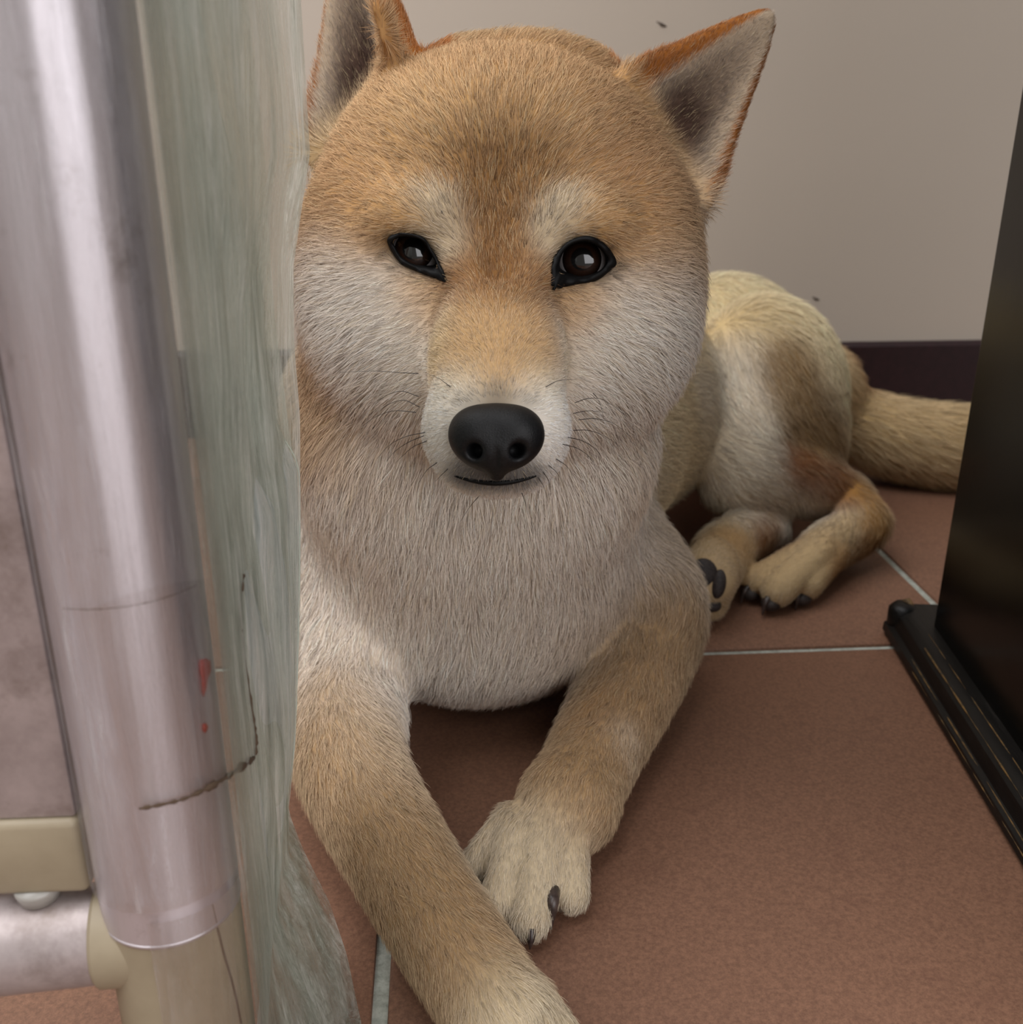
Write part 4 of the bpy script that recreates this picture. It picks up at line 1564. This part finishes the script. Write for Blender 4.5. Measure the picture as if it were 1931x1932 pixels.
# ------------------------------------------------------------------ whiskers
m_whisk = simple('black_whisker', (20, 16, 15), 0.4)


def whisker(uvs, d0, d1, r=0.00015):
    h0 = hit(*uvs[0])
    base = np.linalg.norm(h0 - CAM) / np.linalg.norm(ray(*uvs[0])) if h0 is not None else d0
    if 690 < uvs[0][1] < 925 and 780 <= uvs[0][0] <= 1100:
        base = min(base, 0.351)
    pts = [P(q[0], q[1], base - 0.001 + (d1 - d0) * (k / (len(uvs) - 1)) - 0.0) for k, q in enumerate(uvs)]
    pts = catmull(pts, 5)
    n = len(pts)
    vv, ff = tube(pts, [r * (1 - 0.75 * k / (n - 1)) for k in range(n)], 5)
    return mesh_obj('whisker', vv, ff, m_whisk, dog)


for w_ in ([(790, 748), (755, 738), (720, 752), (700, 775)], [(792, 768), (760, 755), (725, 768), (708, 790)], [(785, 778), (745, 775), (712, 785), (682, 805)],
           [(802, 816), (765, 824), (735, 840), (712, 865)], [(800, 822), (770, 835), (745, 852), (730, 870)], [(805, 832), (780, 843), (760, 860), (745, 875)],
           [(825, 873), (808, 885), (797, 900), (788, 915)], [(845, 885), (832, 898), (822, 908)], [(790, 705), (755, 703), (700, 700), (640, 703)], [(850, 730), (830, 715), (805, 704)],
           [(1085, 760), (1110, 752), (1140, 755), (1182, 785)], [(1082, 780), (1110, 775), (1140, 778)], [(1092, 792), (1125, 790), (1160, 800), (1190, 824)],
           [(1082, 812), (1110, 812), (1140, 822), (1170, 842)], [(1072, 825), (1100, 832), (1125, 848), (1136, 866)], [(1062, 838), (1090, 846), (1112, 862), (1126, 886)],
           [(1036, 878), (1052, 893), (1062, 912)], [(1050, 866), (1070, 880), (1088, 906)], [(1025, 890), (1036, 908), (1040, 928)], [(1015, 900), (1026, 918), (1032, 938)],
           [(1030, 730), (1055, 718), (1088, 716)], [(1120, 742), (1132, 760), (1140, 790)], [(985, 930), (992, 950), (996, 970)], [(905, 935), (888, 955), (868, 985)],
           [(1205, 600), (1245, 615), (1290, 640)], [(842, 527), (832, 540), (822, 556)], [(1046, 544), (1048, 562), (1053, 576)], [(1040, 405), (1046, 388), (1050, 368)], [(835, 402), (828, 385), (812, 365)]):
    whisker(w_, 0.35, 0.362 if len(w_) > 3 else 0.356)


# ------------------------------------------------------------------ fur
def make_fur(total=420000, seg=5):
    tri = np.concatenate([BQ[:, [0, 1, 2]], BQ[:, [0, 2, 3]]])
    a, b, c = BV[tri[:, 0]], BV[tri[:, 1]], BV[tri[:, 2]]
    cr = np.cross(b - a, c - a)
    ar = 0.5 * np.linalg.norm(cr, axis=1)
    cen = (a + b + c) / 3
    ln_ = coat_len(cen)
    nn_ = BN[tri[:, 0]]
    view = CAM - cen
    dist = np.linalg.norm(view, axis=1)
    facing = (nn_ * view).sum(1) / dist
    dens = (0.012 / np.clip(ln_, 0.004, 0.03)) ** 0.8 * np.clip(0.40 / dist, 0.3, 1.3) ** 1.2 * np.where(facing > -0.3, 1.0, 0.35)
    dens *= np.where(cen[:, 2] < 0.006, 0.1, 1.0)
    w = ar * dens
    pick = rng.choice(len(tri), total, p=w / w.sum())
    r1, r2 = np.sqrt(rng.random(total)), rng.random(total)
    wa, wb, wc = 1 - r1, r1 * (1 - r2), r1 * r2
    T = tri[pick]
    p = BV[T[:, 0]] * wa[:, None] + BV[T[:, 1]] * wb[:, None] + BV[T[:, 2]] * wc[:, None]
    n = BN[T[:, 0]] * wa[:, None] + BN[T[:, 1]] * wb[:, None] + BN[T[:, 2]] * wc[:, None]
    n /= np.linalg.norm(n, axis=1, keepdims=True)
    # bare places
    ok = np.ones(total, bool)
    for e in EYES:
        near = np.linalg.norm(p - e['cen'], axis=1) < 0.03
        u, v, _ = px_of(p[near])
        ok[np.where(near)[0][poly_sd(u, v, e['outer']) < -2]] = False
        ok[np.linalg.norm(p - e['c'], axis=1) < EYE_R + 0.0016] = False
    q = (p - NC) @ NOSE_M
    innose = np.all((q > no + nvx) & (q < no + nvx * (np.array(nsh) - 2)), axis=1)
    ii = np.where(innose)[0]
    ok[ii[tri_at(nf, no, nvx, q[ii]) < 0.0004]] = False
    for c_, r_ in PADS:
        ok[np.linalg.norm(p - c_, axis=1) < r_ * 0.95] = False
    p, n = p[ok], n[ok]
    N = len(p)
    L = coat_len(p) * rng.uniform(0.6, 1.0, N)
    t = lie(p, n)

    def wob(scale, seed):
        k = np.random.default_rng(seed).normal(size=(3, 3, 3)) * scale
        o = np.zeros((N, 3))
        for i in range(3):
            for j in range(3):
                o[:, i] += np.sin(p @ k[i][j] + 1.7 * j + i)
        return o / 2.2
    t = t + 0.16 * wob(420, 1) + 0.16 * wob(1200, 2) + rng.normal(size=(N, 3)) * 0.15
    t -= n * (t * n).sum(1)[:, None]
    t /= np.linalg.norm(t, axis=1, keepdims=True) + 1e-9
    lift = np.clip(rng.normal(0.42, 0.12, N), 0.12, 0.9)
    d0 = t * np.cos(lift)[:, None] + n * np.sin(lift)[:, None]
    d1 = t * np.cos(lift * 0.25)[:, None] + n * np.sin(lift * 0.25)[:, None] + np.array([0, 0, -0.12])[None]
    pts = np.empty((N, seg, 3), np.float32)
    for k in range(seg):
        s = k / (seg - 1)
        pts[:, k] = p - n * 0.0006 + L[:, None] * (d0 * (s - 0.5 * s * s) + d1 * (0.5 * s * s))
    pts[:, :, 2] = np.maximum(pts[:, :, 2], 0.0006)
    good = np.ones(N, bool)
    for e in EYES:                              # no hair grows across an eye
        near = np.where(np.linalg.norm(p - e['cen'], axis=1) < 0.03)[0]
        for kk in (2, 4):
            u, v, _ = px_of(pts[near, kk].astype(float))
            good[near[poly_sd(u, v, e['inner']) < 5]] = False
    p, n, L, pts = p[good], n[good], L[good], pts[good]
    N = len(p)
    rad0 = 0.000055 + 0.0046 * L
    prof = np.array([1.0, 0.95, 0.8, 0.55, 0.18]) if seg == 5 else np.linspace(1, 0.15, seg)
    rad = (rad0[:, None] * prof[None]).astype(np.float32)
    col = coat(p)
    # ticking: darker tipped guard hairs over the brow and back, pale ones between
    gr_ = col.mean(1, keepdims=True)
    col = (col * 0.80 + gr_ * 0.20) * 1.14
    col *= np.clip(rng.normal(1.0, 0.17, N), 0.5, 1.4)[:, None]
    u, v, d = px_of(p)
    fore = np.exp(-(((p - P(935, 330, 0.385)) ** 2).sum(1)) / 0.034 ** 2)
    dk = rng.random(N) < 0.05 + 0.24 * fore
    col[dk] *= np.array([0.42, 0.40, 0.40])
    lt = rng.random(N) < 0.10 + 0.10 * fore
    col[lt] = col[lt] * 0.6 + 0.4 * sR(236, 214, 170)
    hc = bpy.data.hair_curves.new('fur')
    hc.add_curves([seg] * N)
    hc.points.foreach_set('position', pts.ravel())
    hc.points.foreach_set('radius', rad.ravel())
    at_ = hc.attributes.new('coat', 'FLOAT_COLOR', 'CURVE')
    at_.data.foreach_set('color', np.concatenate([np.clip(col, 0, 1), np.ones((N, 1))], 1).astype(np.float32).ravel())
    an = hc.attributes.new('skin_normal', 'FLOAT_VECTOR', 'CURVE')
    an.data.foreach_set('vector', n.astype(np.float32).ravel())
    m = Mat('dog_fur')
    a1 = m.n('ShaderNodeAttribute', attribute_name='coat')
    a2 = m.n('ShaderNodeAttribute', attribute_name='skin_normal')
    hi = m.n('ShaderNodeHairInfo')
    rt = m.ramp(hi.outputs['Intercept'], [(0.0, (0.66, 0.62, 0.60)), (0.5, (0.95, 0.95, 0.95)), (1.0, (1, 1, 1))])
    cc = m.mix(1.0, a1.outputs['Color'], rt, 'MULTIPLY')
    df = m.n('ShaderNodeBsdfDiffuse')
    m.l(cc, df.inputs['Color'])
    vm = m.n('ShaderNodeVectorMath', operation='NORMALIZE')
    geo = m.n('ShaderNodeNewGeometry')
    ad = m.n('ShaderNodeMix', data_type='VECTOR')
    ad.inputs[0].default_value = 0.55
    m.l(geo.outputs['Normal'], ad.inputs[4]); m.l(a2.outputs['Vector'], ad.inputs[5])
    m.l(ad.outputs[1], vm.inputs[0])
    m.l(vm.outputs[0], df.inputs['Normal'])
    hb = m.n('ShaderNodeBsdfHair', component='Reflection')
    m.l(cc, hb.inputs['Color'])
    hb.inputs['RoughnessU'].default_value = 0.35
    hb.inputs['RoughnessV'].default_value = 0.6
    ms = m.n('ShaderNodeMixShader')
    ms.inputs[0].default_value = 0.16
    m.l(df.outputs[0], ms.inputs[1]); m.l(hb.outputs[0], ms.inputs[2])
    m.l(ms.outputs[0], m.out.inputs['Surface'])
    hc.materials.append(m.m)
    o = bpy.data.objects.new('fur', hc)
    link(o, body)
    tag(o, 'short dense tan and cream coat', kind='stuff')
    print('fur strands', N)
    return o


if True:
    make_fur()
